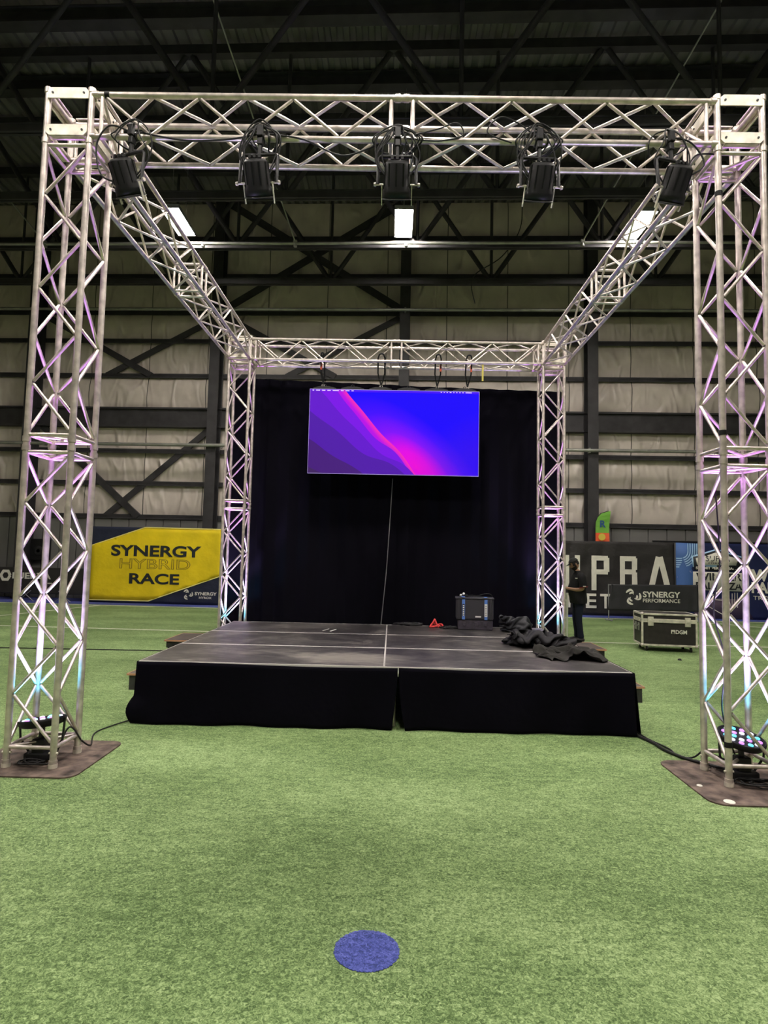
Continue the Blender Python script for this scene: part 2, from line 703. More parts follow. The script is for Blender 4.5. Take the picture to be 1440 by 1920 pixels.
ZB = 10.1
roof_truss(CY + 11.34, ZB, 13.75, 1.2, 'nearest dark roof truss seen right above the front lighting truss')
roof_truss(CY + 13.66, ZB, 13.75, 2.3, 'second dark roof truss, its lower chord just above the three lit ceiling lights')
roof_truss(CY + 16.0, ZB, 13.75, .55, 'third dark roof truss, its lower chord just below the lit ceiling lights')
roof_truss(CY + 18.2, ZB, 13.75, 2.9, 'farthest dark roof truss close to the far wall')
for yb, zb_, lab in ((7.7, 13.55, 'wide dark roof beam along the top edge of the view'), (9.9, 13.75, 'dark roof beam under the deck just above the front truss')):
    b = MB()
    for dz, hh, th in ((.17, .03, .3), (-.17, .03, .3), (0, .34, .04)):
        b.box((0, 0, dz), (39.8, th, hh), Matrix.Rotation(WROT, 3, 'Z'))
    o = b.build('roof_beam', STEEL_DARK, loc=(0, yb, zb_))
    tag(o, lab, 'roof beam')

# columns
for cx_, lab in ((-12.41, 'dark steel wall column behind the front left truss tower'), (-6.08, 'dark steel wall column just left of the rear left truss tower'),
                 (.29, 'dark steel wall column behind the middle of the video screen'), (6.45, 'dark steel wall column right of the rear right truss tower'),
                 (12.7, 'dark steel wall column at the right edge of the far wall')):
    b = MB()
    for oy in (-.28, -.72):
        b.box((0, oy, 6.95), (.34, .03, 13.9))
    b.box((0, -.5, 6.95), (.03, .44, 13.9))
    o = b.build('steel_column', STEEL_DARK, loc=fW((cx_, 0, 0)))
    o.rotation_euler = (0, 0, WROT)
    tag(o, lab, 'column')

# wall pipes
for z, r_, lab in ((5.2, .055, 'pale horizontal pipe running across the middle of the far wall'), (9.82, .05, 'grey horizontal pipe high on the far wall above the rear truss')):
    b = MB()
    b.tube(fW((-19.5, -.85, z)), fW((19.5, -.85, z)), r_, 10)
    for xx in range(-18, 19, 6):
        b.box(fW((xx + .3, -.8, z)), (.06, .14, .16), Matrix.Rotation(WROT, 3, 'Z'))
    tag(b.build('wall_pipe', STEEL_PIPE), lab, 'pipe')

# cross braces


def brace(x0, z0, x1, z1, name_label, off=-.3, wd=.2, clip=None):
    e = empty('cross_brace', fW(((x0 + x1) / 2, off, z0)))
    tag(e, name_label, 'brace')
    base = e.location.copy()
    for (a, c, oo) in (((x0, z0), (x1, z1), 0), ((x0, z1), (x1, z0), -.06)):
        m1 = MB()
        lo_p, hi_p = (a, c) if a[1] < c[1] else (c, a)
        if clip is not None:
            t_c = (clip - lo_p[1]) / (hi_p[1] - lo_p[1])
            lo_p = (lo_p[0] + (hi_p[0] - lo_p[0]) * t_c, clip)
        a, c = (lo_p, hi_p) if lo_p[0] < hi_p[0] else (hi_p, lo_p)
        p, q = fW((a[0], off + oo, a[1])) - base, fW((c[0], off + oo, c[1])) - base
        d = q - p
        mid = (p + q) / 2
        ang = math.atan2(d.z, math.hypot(d.x, d.y))
        rt = Matrix.Rotation(WROT, 3, 'Z') @ Matrix.Rotation(-ang, 3, 'Y')
        m1.box(mid, (d.length, .03, wd), rt)
        m1.box(mid + rt @ Vector((0, .04, wd / 2)), (d.length, .1, .02), rt)
        m1.build('brace_bar', STEEL_DARK, e)


brace(-12.2, 6.55, -6.3, 9.75, 'dark crossed steel brace high on the left bay of the far wall', off=-.17, clip=7.72)
brace(-12.2, .75, -6.3, 5.9, 'dark crossed steel brace above the yellow banner', off=-.17, clip=2.82)
brace(-5.9, 6.55, .1, 9.8, 'dark crossed steel brace on the wall right above the video screen', off=-.17, clip=7.72)
brace(-5.9, 10.05, .1, 13.8, 'dark crossed steel brace in the top tier of the wall left of the middle column', off=-.3, wd=.24)

# netting pipe with bright reflections and hanging rods
b = MB()
b.tube((-19, 11.55, 10.02), (19, 10.3, 10.02), .04, 8)
for xx in (-9.7, -5.3, -2.78, .2, 4.84, 7.8):
    b.tube((xx, on_line(10.93, xx), 10.02), (xx, on_line(10.93, xx), 9.93), .05, 8)
tag(b.build('net_pipe', STEEL_PIPE), 'thin shiny pipe strung below the roof trusses level with the ceiling lights', 'pipe')
for (p, q, lab) in (((-2.78, 11.0, 10.05), (-3.91, 6.9, 13.0), 'thin rod sloping down from top left to the shiny pipe'),
                    ((4.84, 10.75, 10.05), (6.4, 6.8, 13.0), 'thin rod sloping down from top right to the shiny pipe'),
                    ((-9.7, 11.2, 10.05), (-12.6, 9.6, 13.6), 'thin rod at the far left edge above the shiny pipe')):
    b = MB()
    b.tube(p, q, .02, 6)
    b.box(p, (.1, .1, .08))
    tag(b.build('hanging_rod', STEEL_PIPE), lab, 'rod')
# loose wire on the wall right of the middle column
b = MB()
b.path(smooth_pts([(4.0, CY + 16.0 + SL * 4, 13.72), (3.6, 12.1, 12.4), (3.5, 12.2, 11.2), (3.0, 12.3, 10.4), (2.2, 12.6, 9.9), (2.3, 12.8, 9.2)], 8), .015, 6)
tag(b.build('loose_wire', RUBBER), 'loose black wire hanging in a curve from the roof trusses', 'wire')

# ------------------------------------------------------------------ high bay lights
EM = mat('lamp_diffuser', (1, 1, 1), .5, 0, .5, emit=((1, .925, .85), LAMP_STRENGTH))
EM_FAR = mat('lamp_diffuser_far', (1, 1, 1), .5, 0, .5, emit=((1, .925, .85), LAMP_STRENGTH_FAR))
EM_UP = mat('ceiling_fill_glow', (1, 1, 1), .5, 0, .5, emit=((1, .92, .88), 22))  # glow added on the lamp tops to brighten the roof deck
HOUS = mat('lamp_housing', (.25, .25, .25), .5, 0)


def high_bay(x, y, em, label, group=None):
    e = empty('ceiling_light', (x, y, 10.3), (0, 0, 0))
    tag(e, label, 'ceiling light', group)
    m1 = MB()
    m1.box((0, 0, .06), (.46, 1.32, .06), bev=.01)
    m1.box((0, 0, .12), (.2, .9, .07), bev=.01)
    for s in (-1, 1):  # lips added to cut sideways lamp light onto the upper wall
        m1.box((s * .232, 0, .02), (.008, 1.34, .10))
        m1.box((0, s * .666, .02), (.46, .008, .10))
    m1.build('housing', HOUS, e)
    for s in (-1, 1):
        m2 = MB()
        m2.box((s * .125, 0, .012), (.16, 1.26, .04), bev=.015)
        m2.build('diffuser', em, e)
    m4 = MB()
    m4.box((0, 0, .158), (.06, .8, .004))  # added strip throwing fill light up at the ceiling
    m4.build('added_fill_strip', EM_UP, e)
    m3 = MB()
    for s in (-.5, .5):
        m3.tube((0, s, .14), (0, s, 3.6), .006, 5)
    m3.build('hanger_wire', STEEL_PIPE, e)


high_bay(-5.77, 10.5, EM_FAR, 'leftmost lit twin tube ceiling light, seen beside the left side truss')
high_bay(.12, 10.42, EM_FAR, 'middle lit twin tube ceiling light hanging above the centre of the stage')
high_bay(6.13, 10.35, EM_FAR, 'rightmost lit twin tube ceiling light, seen through the right side truss')
for x in (-5.8, .1, 6.1):
    for y in (1.9, -4.4):
        high_bay(x, y, EM, 'lit twin tube ceiling light above and behind the viewer', 'ceiling lights above and behind the viewer')

# ------------------------------------------------------------------ box truss
Wt, S, D, ZJ, ZBK, ZT = .364, 5.1646, 5.7165, 2.525, 5.097, 5.508
TR = .0255
LR = .0135


def truss_section(parent, length, par, end=.07, first=None, name='truss_section'):
    """local: runs along +z from 0, legs at x 0/W, y 0/W. par: (front, right, back, left) -> parity of first node"""
    e = empty(name, parent=parent)
    legs = [(0, 0), (Wt, 0), (Wt, Wt), (0, Wt)]
    for (x, y) in legs:
        m1 = MB()
        m1.tube((x, y, 0), (x, y, length), TR, 12)
        for z in (.035, length - .035):
            m1.tube((x, y, z - .022), (x, y, z + .022), TR + .006, 12)
        m1.build('chord', ALU, e)
    e0 = first if first is not None else end
    for z in (e0, length - end):
        m2 = MB()
        for i in range(4):
            a, c = legs[i], legs[(i + 1) % 4]
            m2.tube((*a, z), (*c, z), LR + .003, 8)
        m2.build('end_frame', ALU, e)
    m3 = MB()
    nseg = 6
    for i in range(4):
        a, c = Vector((*legs[i], 0)), Vector((*legs[(i + 1) % 4], 0))
        z0, z1 = e0 + .03, length - end - .03
        d = (c - a).normalized() * TR
        for k in range(nseg):
            s = (k + par[i]) % 2
            p, q = (a + d, c - d) if s == 0 else (c - d, a + d)
            za, zc = z0 + (z1 - z0) * k / nseg + .012, z0 + (z1 - z0) * (k + 1) / nseg - .012
            m3.tube(p + Vector((0, 0, za)), q + Vector((0, 0, zc)), LR, 8, cap=False)
    # one brace across the end opening
    m3.tube((0, 0, e0), (Wt, Wt, e0), LR, 8)
    m3.tube((Wt, 0, length - end), (0, Wt, length - end), LR, 8)
    m3.build('lacing', ALU, e)
    return e


def mk_tower():
    e = empty('truss_tower')
    s1 = truss_section(e, ZJ, (1, 1, 0, 1), first=.15)
    s2 = truss_section(e, ZBK - ZJ, (1, 1, 0, 1))
    s2.location = (0, 0, ZJ)
    m1 = MB()
    for x, y in ((0, 0), (Wt, 0), (Wt, Wt), (0, Wt)):
        m1.tube((x, y, -.0), (x, y, .03), TR + .008, 12)
        m1.tube((x - .035, y, .11), (x + .035, y, .11), .009, 8)
    m1.build('foot_spigot', ALU_PLATE, e)
    return e


GROUND = .012
towers = {}
proto = mk_tower()
for i, (x, y, lab) in enumerate(((-S / 2 - Wt, 0, 'front left aluminium truss tower nearest the left edge'), (S / 2, 0, 'front right aluminium truss tower nearest the right edge'),
                                 (-S / 2 - Wt, D, 'rear left aluminium truss tower beside the black backdrop'), (S / 2, D, 'rear right aluminium truss tower next to the standing man'))):
    o = proto if i == 0 else copy_tree(proto)
    o.location = (x, y, GROUND if y == 0 else .0)
    o.scale = (1, 1, (ZBK - (GROUND if y == 0 else 0)) / ZBK)
    tag(o, lab, 'truss tower', 'aluminium truss towers')
    towers[i] = o


def mk_block():
    e = empty('corner_block')
    hh = ZT - ZBK
    legs = [(0, 0), (Wt, 0), (Wt, Wt), (0, Wt)]
    m1 = MB()
    for x, y in legs:
        m1.tube((x, y, 0), (x, y, hh), TR, 12)
        m1.tube((x, y, hh - .03), (x, y, hh + .012), TR + .006, 12)
    for z in (.04, hh - .04):
        for i in range(4):
            m1.tube((*legs[i], z), (*legs[(i + 1) % 4], z), TR, 12)
    m1.build('tube_frame', ALU, e)
    for i in range(4):
        a, c = Vector((*legs[i], 0)), Vector((*legs[(i + 1) % 4], 0))
        mid = (a + c) / 2
        out = (mid - Vector((Wt / 2, Wt / 2, 0))).normalized()
        ang = math.atan2(out.x, -out.y)
        rt = Matrix.Rotation(ang, 4, 'Z')
        for z, sgn in ((.045, 1), (hh - .045, -1)):
            m2 = MB()
            L2, h2, ch = Wt / 2 - .012, .046, .028
            poly = [(-L2, -h2 + ch), (-L2 + ch, -h2), (L2 - ch, -h2), (L2, -h2 + ch), (L2, h2), (-L2, h2)] if sgn > 0 else \
                   [(-L2, -h2), (L2, -h2), (L2, h2 - ch), (L2 - ch, h2), (-L2 + ch, h2), (-L2, h2 - ch)]
            tr = Matrix.Translation(mid + out * (TR + .001) + Vector((0, 0, z))) @ rt
            m2.prism(poly, -.006, .004, f=lambda v: tr @ v)
            m2.box(tr @ Vector((0, .03, -h2 * sgn)), (Wt - .1, .055, .008), rt.to_3x3())
            for s in (-1, 1):
                p = tr @ Vector((s * (L2 - .04), -.006, 0))
                m2.tube(p, p - (rt.to_3x3() @ Vector((0, .006, 0))), .009, 8, mi=1)
            m2.build('plate', [ALU_PLATE, BLACK_METAL], e)
    return e


bp0 = mk_block()
for i, (x, y, lab) in enumerate(((-S / 2 - Wt, 0, 'aluminium corner block on top of the front left tower'), (S / 2, 0, 'aluminium corner block on top of the front right tower'),
                                 (-S / 2 - Wt, D, 'aluminium corner block on top of the rear left tower'), (S / 2, D, 'aluminium corner block on top of the rear right tower'))):
    o = bp0 if i == 0 else copy_tree(bp0)
    o.location = (x, y, ZBK)
    tag(o, lab, 'corner block', 'truss corner blocks')

ZC = ZT - .04 - Wt               # height of lower chords
hx = empty('truss_beam')
a1 = truss_section(hx, S / 2, (0, 1, 1, 0), end=.09)
a2 = truss_section(hx, S / 2, (0, 1, 1, 0), end=.09)
a2.location = (0, 0, S / 2)
# local z -> world x, local x -> world z , local y -> world y
Mx = Matrix(((0, 0, 1), (0, 1, 0), (1, 0, 0)))     # columns map x->z, y->y, z->x (mirror)
# use a proper rotation: local z->+x, local x->-z, y->y
for i, (y, lab) in enumerate(((0, 'front horizontal aluminium truss carrying the five stage lights'), (D, 'rear horizontal aluminium truss holding the video screen'))):
    o = hx if i == 0 else copy_tree(hx)
    o.rotation_euler = (0, math.pi / 2, 0)
    o.location = (-S / 2, y, ZC + Wt)
    tag(o, lab, 'truss beam', 'horizontal aluminium trusses')
Ls = D - Wt
sx_ = empty('truss_beam')
a1 = truss_section(sx_, Ls / 2, (0, 1, 1, 0), end=.09)
a2 = truss_section(sx_, Ls / 2, (0, 1, 1, 0), end=.09)
a2.location = (0, 0, Ls / 2)
for i, (x, lab) in enumerate(((-S / 2 - Wt, 'left side aluminium truss running from front to back'), (S / 2, 'right side aluminium truss running from front to back'))):
    o = sx_ if i == 0 else copy_tree(sx_)
    o.rotation_euler = (-math.pi / 2, 0, 0)          # local z -> +y, local y -> -z
    o.location = (x, Wt, ZC + Wt)
    tag(o, lab, 'truss beam', 'horizontal aluminium trusses')

# ------------------------------------------------------------------ ground plates under towers
RUST = mat('weathered_plate', (.115, .085, .070), .7, 0, .3, var=(9, .75, 10), bump=(25, .6, .008, 8))


def ground_plate(pts, label, grp='weathered plates under the front towers'):
    m1 = MB()
    n = len(pts)
    lo = [Vector((*p, .001)) for p in pts]
    hi = [Vector((*p, .011)) for p in pts]
    m1.add(lo + hi, [list(range(n))[::-1], list(range(n, 2 * n))] + [(i, (i + 1) % n, n + (i + 1) % n, n + i) for i in range(n)])
    return tag(m1.build('ground_plate', RUST), label, 'base plate', grp)


def rounded(x0, y0, x1, y1, r):
    pts = []
    for cx_, cy_, a0 in ((x1 - r, y1 - r, 0), (x0 + r, y1 - r, 90), (x0 + r, y0 + r, 180), (x1 - r, y0 + r, 270)):
        for k in range(5):
            a = R(a0 + k * 22.5)
            pts.append((cx_ + r * math.cos(a), cy_ + r * math.sin(a)))
    return pts


ground_plate(rounded(-3.25, -.19, -2.33, .70, .10), 'brown weathered plate under the front left tower')
ground_plate(rounded(2.28, -.36, 3.22, .58, .12), 'brown weathered plate under the front right tower')
for px, py, sz, lab in ((2.36, .0, .022, 'small white scrap on the right brown plate, nearer its left edge'), (2.42, -.3, .04, 'white scrap at the rim of the right brown plate')):
    m1 = MB()
    m1.lathe([(sz, 0), (sz * .9, .004), (sz * .4, .007)], (px, py, .011), n=9)
    tag(m1.build('paper_scrap', WHITE_PAINT), lab, 'scrap')
m1 = MB()
m1.lathe([(.035, 0), (.03, .02), (.012, .03)], (5.0, 5.95, .0), n=7)
tag(m1.build('dark_scrap', BLACK_PLASTIC), 'small dark scrap lying on the turf in front of the flight case', 'scrap')


# ------------------------------------------------------------------ LED uplights at tower bases
def spot(name, parent, loc, target, energy, color, size, blend=.6, rad=.05):
    ld = bpy.data.lights.new(name, 'SPOT')
    ld.energy = energy
    ld.color = color
    ld.spot_size = R(size)
    ld.spot_blend = blend
    ld.shadow_soft_size = rad
    lo = bpy.data.objects.new(name, ld)
    col.objects.link(lo)
    lo.parent = parent
    d = Vector(target) - Vector(loc)
    lo.location = loc
    lo.rotation_euler = d.to_track_quat('-Z', 'Y').to_euler()
    return lo


LEDC = mat('led_cyan', (.1, .5, .6), .3, emit=((.15, .7, .9), 1.2))
LEDW = mat('led_white', (.8, .8, .8), .3, emit=((.75, .8, 1), 1.6))
LEDP = mat('led_purple', (.5, .2, .7), .3, emit=((.6, .25, .9), 1.2))


def uplight(x, y, tilt, aim, label, cols):
    e = empty('led_uplight', (x, y, GROUND))
    tag(e, label, 'stage light', 'LED uplights at the feet of the towers')
    rt = Matrix.Rotation(tilt[0], 3, 'X') @ Matrix.Rotation(tilt[1], 3, 'Y')
    c = Vector((0, 0, .31))
    ax = rt @ Vector((0, 0, 1))
    m1 = MB()
    m1.lathe([(.12, -.05), (.16, -.038), (.175, -.01), (.175, .012), (.166, .015), (.160, .006)], c, ax, 28)
    m1.build('lamp_body', BLACK_PLASTIC, e)
    m2 = MB()
    m2.box((0, 0, .11), (.10, .10, .12), bev=.01)
    m2.box((0, 0, .04), (.2, .14, .05), bev=.01)
    m2.tube((0, 0, .12), c - ax * .04, .022, 8)
    m2.path([(-.09, 0, .05), (-.17, 0, .16), c + rt @ Vector((-.182, 0, 0)), ], .009, 6)
    m2.path([(.09, 0, .05), (.17, 0, .16), c + rt @ Vector((.182, 0, 0)), ], .009, 6)
    m2.build('yoke_stand', BLACK_METAL, e)
    for k, mm in enumerate((LEDC, LEDW, LEDP)):
        for j in range(12):
            if j % 3 == k:
                m3 = MB()
                a = 2 * math.pi * j / 12
                p = c + rt @ Vector((.125 * math.cos(a), .125 * math.sin(a), .008))
                m3.lathe([(.02, 0), (.018, .008), (.008, .012)], p, ax, 10)
                m3.build('led_lens', mm, e)
        for j in range(6):
            if j % 3 == k:
                m3 = MB()
                a = 2 * math.pi * j / 6
                p = c + rt @ Vector((.062 * math.cos(a), .062 * math.sin(a), .008))
                m3.lathe([(.02, 0), (.018, .008), (.008, .012)], p, ax, 10)
                m3.build('led_lens', mm, e)
    top = Vector((aim[0], aim[1], 4.9))
    src = c + ax * .03
    for nm, en, cc, sz in cols:
        spot('beam_' + nm, e, src, top, en * UPLIGHT, cc, sz)
    return e


COLS = [('magenta', 1500, (.62, .16, 1), 15), ('lavender', 400, (.68, .48, 1), 66), ('cyan', 55, (.10, .62, 1), 110)]
up1 = uplight(-S / 2 - Wt / 2 - .02, Wt / 2, (R(-6), R(-8)), (.0, .0), 'round LED uplight glowing inside the foot of the front left tower', COLS)
up2 = uplight(S / 2 + Wt / 2 + .02, Wt / 2, (R(14), R(6)), (.0, .0), 'round LED uplight glowing inside the foot of the front right tower', COLS)
up3 = uplight(-S / 2 - Wt / 2, D + Wt / 2, (R(0), R(5)), (0, 0), 'LED uplight hidden behind the stage in the rear left tower', [(a, b_ * 1.2, c, d) for a, b_, c, d in COLS])
up4 = uplight(S / 2 + Wt / 2, D + Wt / 2, (R(0), R(-5)), (0, 0), 'LED uplight hidden behind the stage in the rear right tower', [(a, b_ * 1.2, c, d) for a, b_, c, d in COLS])


def cable(ctrl, label, r_=.006, name='power_cable', cat='cable', n=8, group=None):
    m1 = MB()
    m1.path(smooth_pts(ctrl, n), r_, 6)
    return tag(m1.build(name, RUBBER), label, cat, group)


def coil(cx_, cy_, z, R0, turns, jitter=.03, seed=1):
    rn = random.Random(seed)
    pts = []
    nn = int(turns * 14)
    for i in range(nn):
        a = 2 * math.pi * i / 14
        rad = R0 * (1 + .35 * math.sin(a * .37 + seed)) + rn.uniform(-jitter, jitter)
        pts.append((cx_ + rad * math.cos(a), cy_ + .55 * rad * math.sin(a), z + .008 + .012 * (i / nn) * turns * .4 + rn.uniform(0, .012)))
    return pts


cable(coil(-2.77, .06, GROUND, .10, 4, seed=3), 'black cable coiled on the plate under the front left uplight')
cable(coil(2.83, .02, GROUND, .13, 4, seed=5), 'black cable coiled on the plate under the front right uplight')
cable([(-2.66, .18, .05), (-2.6, .25, .25), (-2.55, .38, .1), (-2.56, .55, .02), (-2.7, .9, .012), (-2.66, 1.15, .012), (-2.52, 1.5, .012)], 'thin black cable from the front left tower to the stage skirt', .007)
cable([(2.42, 1.5, .015), (2.4, 1.3, .015), (2.46, 1.02, .015), (2.47, .85, .015), (2.55, .6, .02), (2.62, .47, .03), (2.75, .3, .03), (2.8, .2, .05)], 'thick black cable pair from the stage corner to the front right tower', .013)
cable([(2.45, 1.52, .012), (2.46, 1.2, .012), (2.53, .9, .012), (2.52, .7, .012), (2.6, .6, .03), (2.64, .5, .12), (2.6, .37, .16), (2.7, .3, .12), (2.86, .24, .1), (2.82, .2, .07)], 'black cable looping up at the foot of the front right tower', .008)
cable([(2.68, .31, 2.3), (2.7, .3, 1.7), (2.66, .33, 1.3), (2.73, .3, .9), (2.7, .3, .5), (2.76, .22, .15)], 'thin black cable hanging down inside the front right tower', .006)
cable([(-13, 5.7, .01), (-8, 5.55, .01), (-6.5, 5.5, .01), (-4.0, 5.58, .01), (-3.0, 5.5, .01), (-2.4, 5.3, .01)], 'thin black cable lying across the turf left of the stage', .009)

# ------------------------------------------------------------------ stage
SX, SY, SR_, SH = -.0605, 1.3227, -.0011, .6015
SWd, SDp = 4.877, 3.658
EDGE = mat('deck_edge_aluminium', (.72, .70, .66), .45, .2)
dk = empty('stage_deck')
m1 = MB()
m1.box((0, 0, SH - .010), (2.438 - .016, 1.219 - .040, .02))
m1.build('deck_top', DECK, dk)
m1 = MB()
for sx2, sy2, lx, ly in ((0, -1, 2.436, .020), (0, 1, 2.436, .020), (-1, 0, .008, 1.217 - .04), (1, 0, .008, 1.217 - .04)):
    m1.box((sx2 * (1.219 - .004 - .001), sy2 * (.6095 - .010 - .001), SH - .046), (lx, ly, .092))
m1.build('deck_frame', EDGE, dk)
for sx2 in (-1, 1):
    for sy2 in (-1, 1):
        m1 = MB()
        m1.tube((sx2 * 1.12, sy2 * .5, 0), (sx2 * 1.12, sy2 * .5, SH - .02), .024, 10)
        m1.build('leg', ALU, dk)
rows = ['front', 'middle', 'rear']
i = 0
for r_ in range(3):
    for c_ in range(2):
        o = dk if i == 0 else copy_tree(dk)
        o.location = (SX + (c_ - .5) * 2.4385, SY + .6095 + r_ * 1.219, 0)
        tag(o, '%s %s black plywood stage deck%s' % (rows[r_], ('left', 'right')[c_], (' with scuffed pale patch' if (r_, c_) == (0, 0) else ' with the two white tape marks' if (r_, c_) == (2, 0) else ' under the black road case' if (r_, c_) == (2, 1) else ' under the big crumpled black cloth' if (r_, c_) == (1, 1) else '')), 'stage deck', 'stage decks')
        i += 1
TAPE = mat('white_tape', (.8, .8, .78), .5)
for k, (x, y, lab) in enumerate(((-.94, 4.14, 'left short white tape mark on the rear left stage deck'), (-.83, 4.1, 'right short white tape mark on the rear left stage deck'))):
    m1 = MB()
    m1.box((0, 0, .0015), (.02, .26, .002))
    o = m1.build('tape_mark', TAPE, loc=(x, y, SH))
    o.rotation_euler = (0, 0, R(-14))
    tag(o, lab, 'tape')


def skirt(x0, x1, y, label, bulge=0, seed=0, flat=.018, endcurl=(0, 0)):
    m1 = MB()
    nu, nv = 110, 16

    def fn(u, v):
        x = x0 + (x1 - x0) * u
        zt_ = SH - .010 + .007 * math.sin(x * 2.3 + seed)
        z = zt_ - (zt_ - .006) * v
        k = v
        sag = flat * k * math.sin(x * 5.2 + seed) + flat * .8 * k * math.sin(x * 11 + seed * 2 + v * 2) + .02 * k * noise.noise(Vector((x * 2, z * 2.5, seed)))
        yy = y - .012 - .03 * k - sag
        # ends of cloth fold inward/outward at the foot
        if endcurl[0] and u < .06:
            x += endcurl[0] * v ** 2 * (1 - u / .06)
        if endcurl[1] and u > .93:
            x += endcurl[1] * v ** 1.5 * ((u - .93) / .07)
        if bulge and u < .07 and v > .55:
            kk = math.sin((v - .55) / .45 * math.pi) * (1 - u / .07)
            x -= .05 * kk
            yy -= .04 * kk
        return Vector((x, yy, max(z, .006)))
    m1.grid(nu, nv, fn)
    o = m1.build('stage_skirt', VELVET, recalc=False)
    md = o.modifiers.new('thick', 'SOLIDIFY')
    md.thickness = .006
    tag(o, label, 'stage skirt')
    return o


skirt(SX - SWd / 2 - .01, .075, SY, 'left half of the black cloth skirt along the stage front', 1, 0, endcurl=(-.03, .0 - .05))
skirt(.085, SX + SWd / 2 + .01, SY, 'right half of the black cloth skirt along the stage front', 0, 2.3, endcurl=(.07, 0))
for s, lab in ((-1, 'black cloth skirt along the left side of the stage'), (1, 'black cloth skirt along the right side of the stage')):
    m1 = MB()
    xe = SX + s * (SWd / 2 + .008)
    m1.grid(80, 10, lambda u, v: Vector((xe + s * (.01 + .02 * v * (1 + math.sin(u * 40 + s)) + .02 * v), SY + SDp * u, max(SH - .006 - (SH - .01) * v, .006))))
    o = m1.build('stage_skirt', VELVET, recalc=False)
    md = o.modifiers.new('thick', 'SOLIDIFY')
    md.thickness = .006
    tag(o, lab, 'stage skirt')
m1 = MB()
m1.tube((.08, SY - .03, SH - .03), (.08, SY - .03, SH - .06), .005, 6)
tag(m1.build('skirt_clip', TAPE), 'tiny pale clip in the gap between the two front skirt halves', 'clip')

# steps at both sides
STEPTOP = mat('step_plywood', (.075, .06, .052), .55, 0, .4, var=(6, .4, 6))
STEPEDGE = mat('step_raw_edge', (.46, .25, .14), .6)
STEPSIDE = mat('step_side_black', (.03, .03, .03), .6, var=(8, .4))


def step_box(x0, x1, y0, y1, z0, z1, label, legs=False):
    e = empty('stage_step', ((x0 + x1) / 2, (y0 + y1) / 2, 0))
    tag(e, label, 'step')
    ww, dd = x1 - x0, y1 - y0
    m1 = MB()
    m1.box((0, 0, z1 - .012), (ww - .02, dd - .02, .02))
    m1.build('tread', STEPTOP, e)
    m1 = MB()
    for a, b_, c, d in ((0, -1, ww, .012), (0, 1, ww, .012), (-1, 0, .012, dd - .03), (1, 0, .012, dd - .03)):
        m1.box((a * (ww / 2 - .004), b_ * (dd / 2 - .004), z1 - .009), (c, d, .022))
    m1.build('tread_edge', STEPEDGE, e)
    m1 = MB()
    m1.box((0, 0, (z0 + z1 - .024) / 2), (ww - .05, dd - .04, z1 - z0 - .024))
    m1.build('body', STEPSIDE, e)
    if legs:
        for a in (-1, 1):
            for b_ in (-1, 1):
                m1 = MB()
                m1.box((a * (ww / 2 - .06), b_ * (dd / 2 - .06), z0 / 2), (.04, .04, z0))
                m1.build('leg', STEPSIDE, e)


step_box(-3.20, -2.56, 2.70, 3.55, .0, .195, 'low wooden step at the near left side of the stage')
step_box(-3.29, -2.56, 4.14, 4.95, .29, .40, 'upper wooden step sticking out at the rear left side of the stage', True)
step_box(2.46, 3.06, 2.69, 3.5, .0, .19, 'low wooden step at the near right side of the stage')
step_box(2.46, 3.16, 4.27, 5.0, .27, .395, 'upper wooden step sticking out at the rear right side of the stage', True)

# ------------------------------------------------------------------ backdrop


def drape(x0, x1, y, ztop0, ztop1, label, seed, amp=.045):
    m1 = MB()
    nu, nv = 240, 14

    def fn(u, v):
        x = x0 + (x1 - x0) * u
        zt = ztop0 + (ztop1 - ztop0) * u
        z = .02 + (zt - .02) * (1 - v)
        ph = x * 17 + 2.0 * noise.noise(Vector((x * 1.1, seed, 0)))
        a = amp * (.45 + .55 * v) * (.8 + .5 * noise.noise(Vector((x * 2, 3 + seed, 0))))
        return Vector((x + .01 * math.sin(ph * 2), y + a * math.sin(ph) + .02 * noise.noise(Vector((x, z, seed))), z))
    m1.grid(nu, nv, fn)
    o = m1.build('backdrop_curtain', VELVET, recalc=False)
    tag(o, label, 'curtain', 'black backdrop curtains')
    return o


YD = 6.38
drape(-3.06, .07, YD, 4.95, 4.87, 'left half of the tall black backdrop curtain', 1)
drape(-.01, 3.10, YD + .02, 4.87, 4.80, 'right half of the tall black backdrop curtain behind the road case', 4)
SEAM = mat('seam_grey', (.16, .15, .17), .7)
m1 = MB()
m1.path([(-.02, YD - .09, 3.1), (-.06, YD - .09, 2.2), (-.10, YD - .09, 1.4), (-.19, YD - .09, .3)], .009, 6)
tag(m1.build('curtain_hem', SEAM), 'thin grey hem where the two backdrop curtains meet below the screen', 'hem')
m1 = MB()
m1.tube((-3.08, YD + .07, 4.9), (3.06, YD + .07, 4.8), .022, 8)
tag(m1.build('drape_pipe', STEEL_PIPE), 'horizontal pipe carrying the black backdrop', 'pipe')
WPOST = mat('pale_post', (.72, .72, .62), .4, .2)
m1 = MB()
m1.tube((0, 0, .0), (0, 0, .98), .02, 10)
m1.box((0, 0, .01), (.16, .3, .02), bev=.004)
m1.tube((0, 0, .96), (0, 0, 1.0), .026, 10)
tag(m1.build('short_post', WPOST, loc=(3.66, 8.03, 0)), 'pale waist high post standing on the turf in front of the man', 'post')
WPOST = STEEL_DARK
for x, lab in ((3.07, 'dark upright post at the right edge of the backdrop'), (-3.10, 'dark upright post at the left edge of the backdrop')):
    m1 = MB()
    m1.tube((x, YD + .07, .012), (x, YD + .07, 4.82 if x > 0 else 4.9), .021, 10)
    m1.box((x, YD + .07, .006), (.4, .4, .012), bev=.004)
    tag(m1.build('drape_post', WPOST), lab, 'post')

# ------------------------------------------------------------------ LED screen


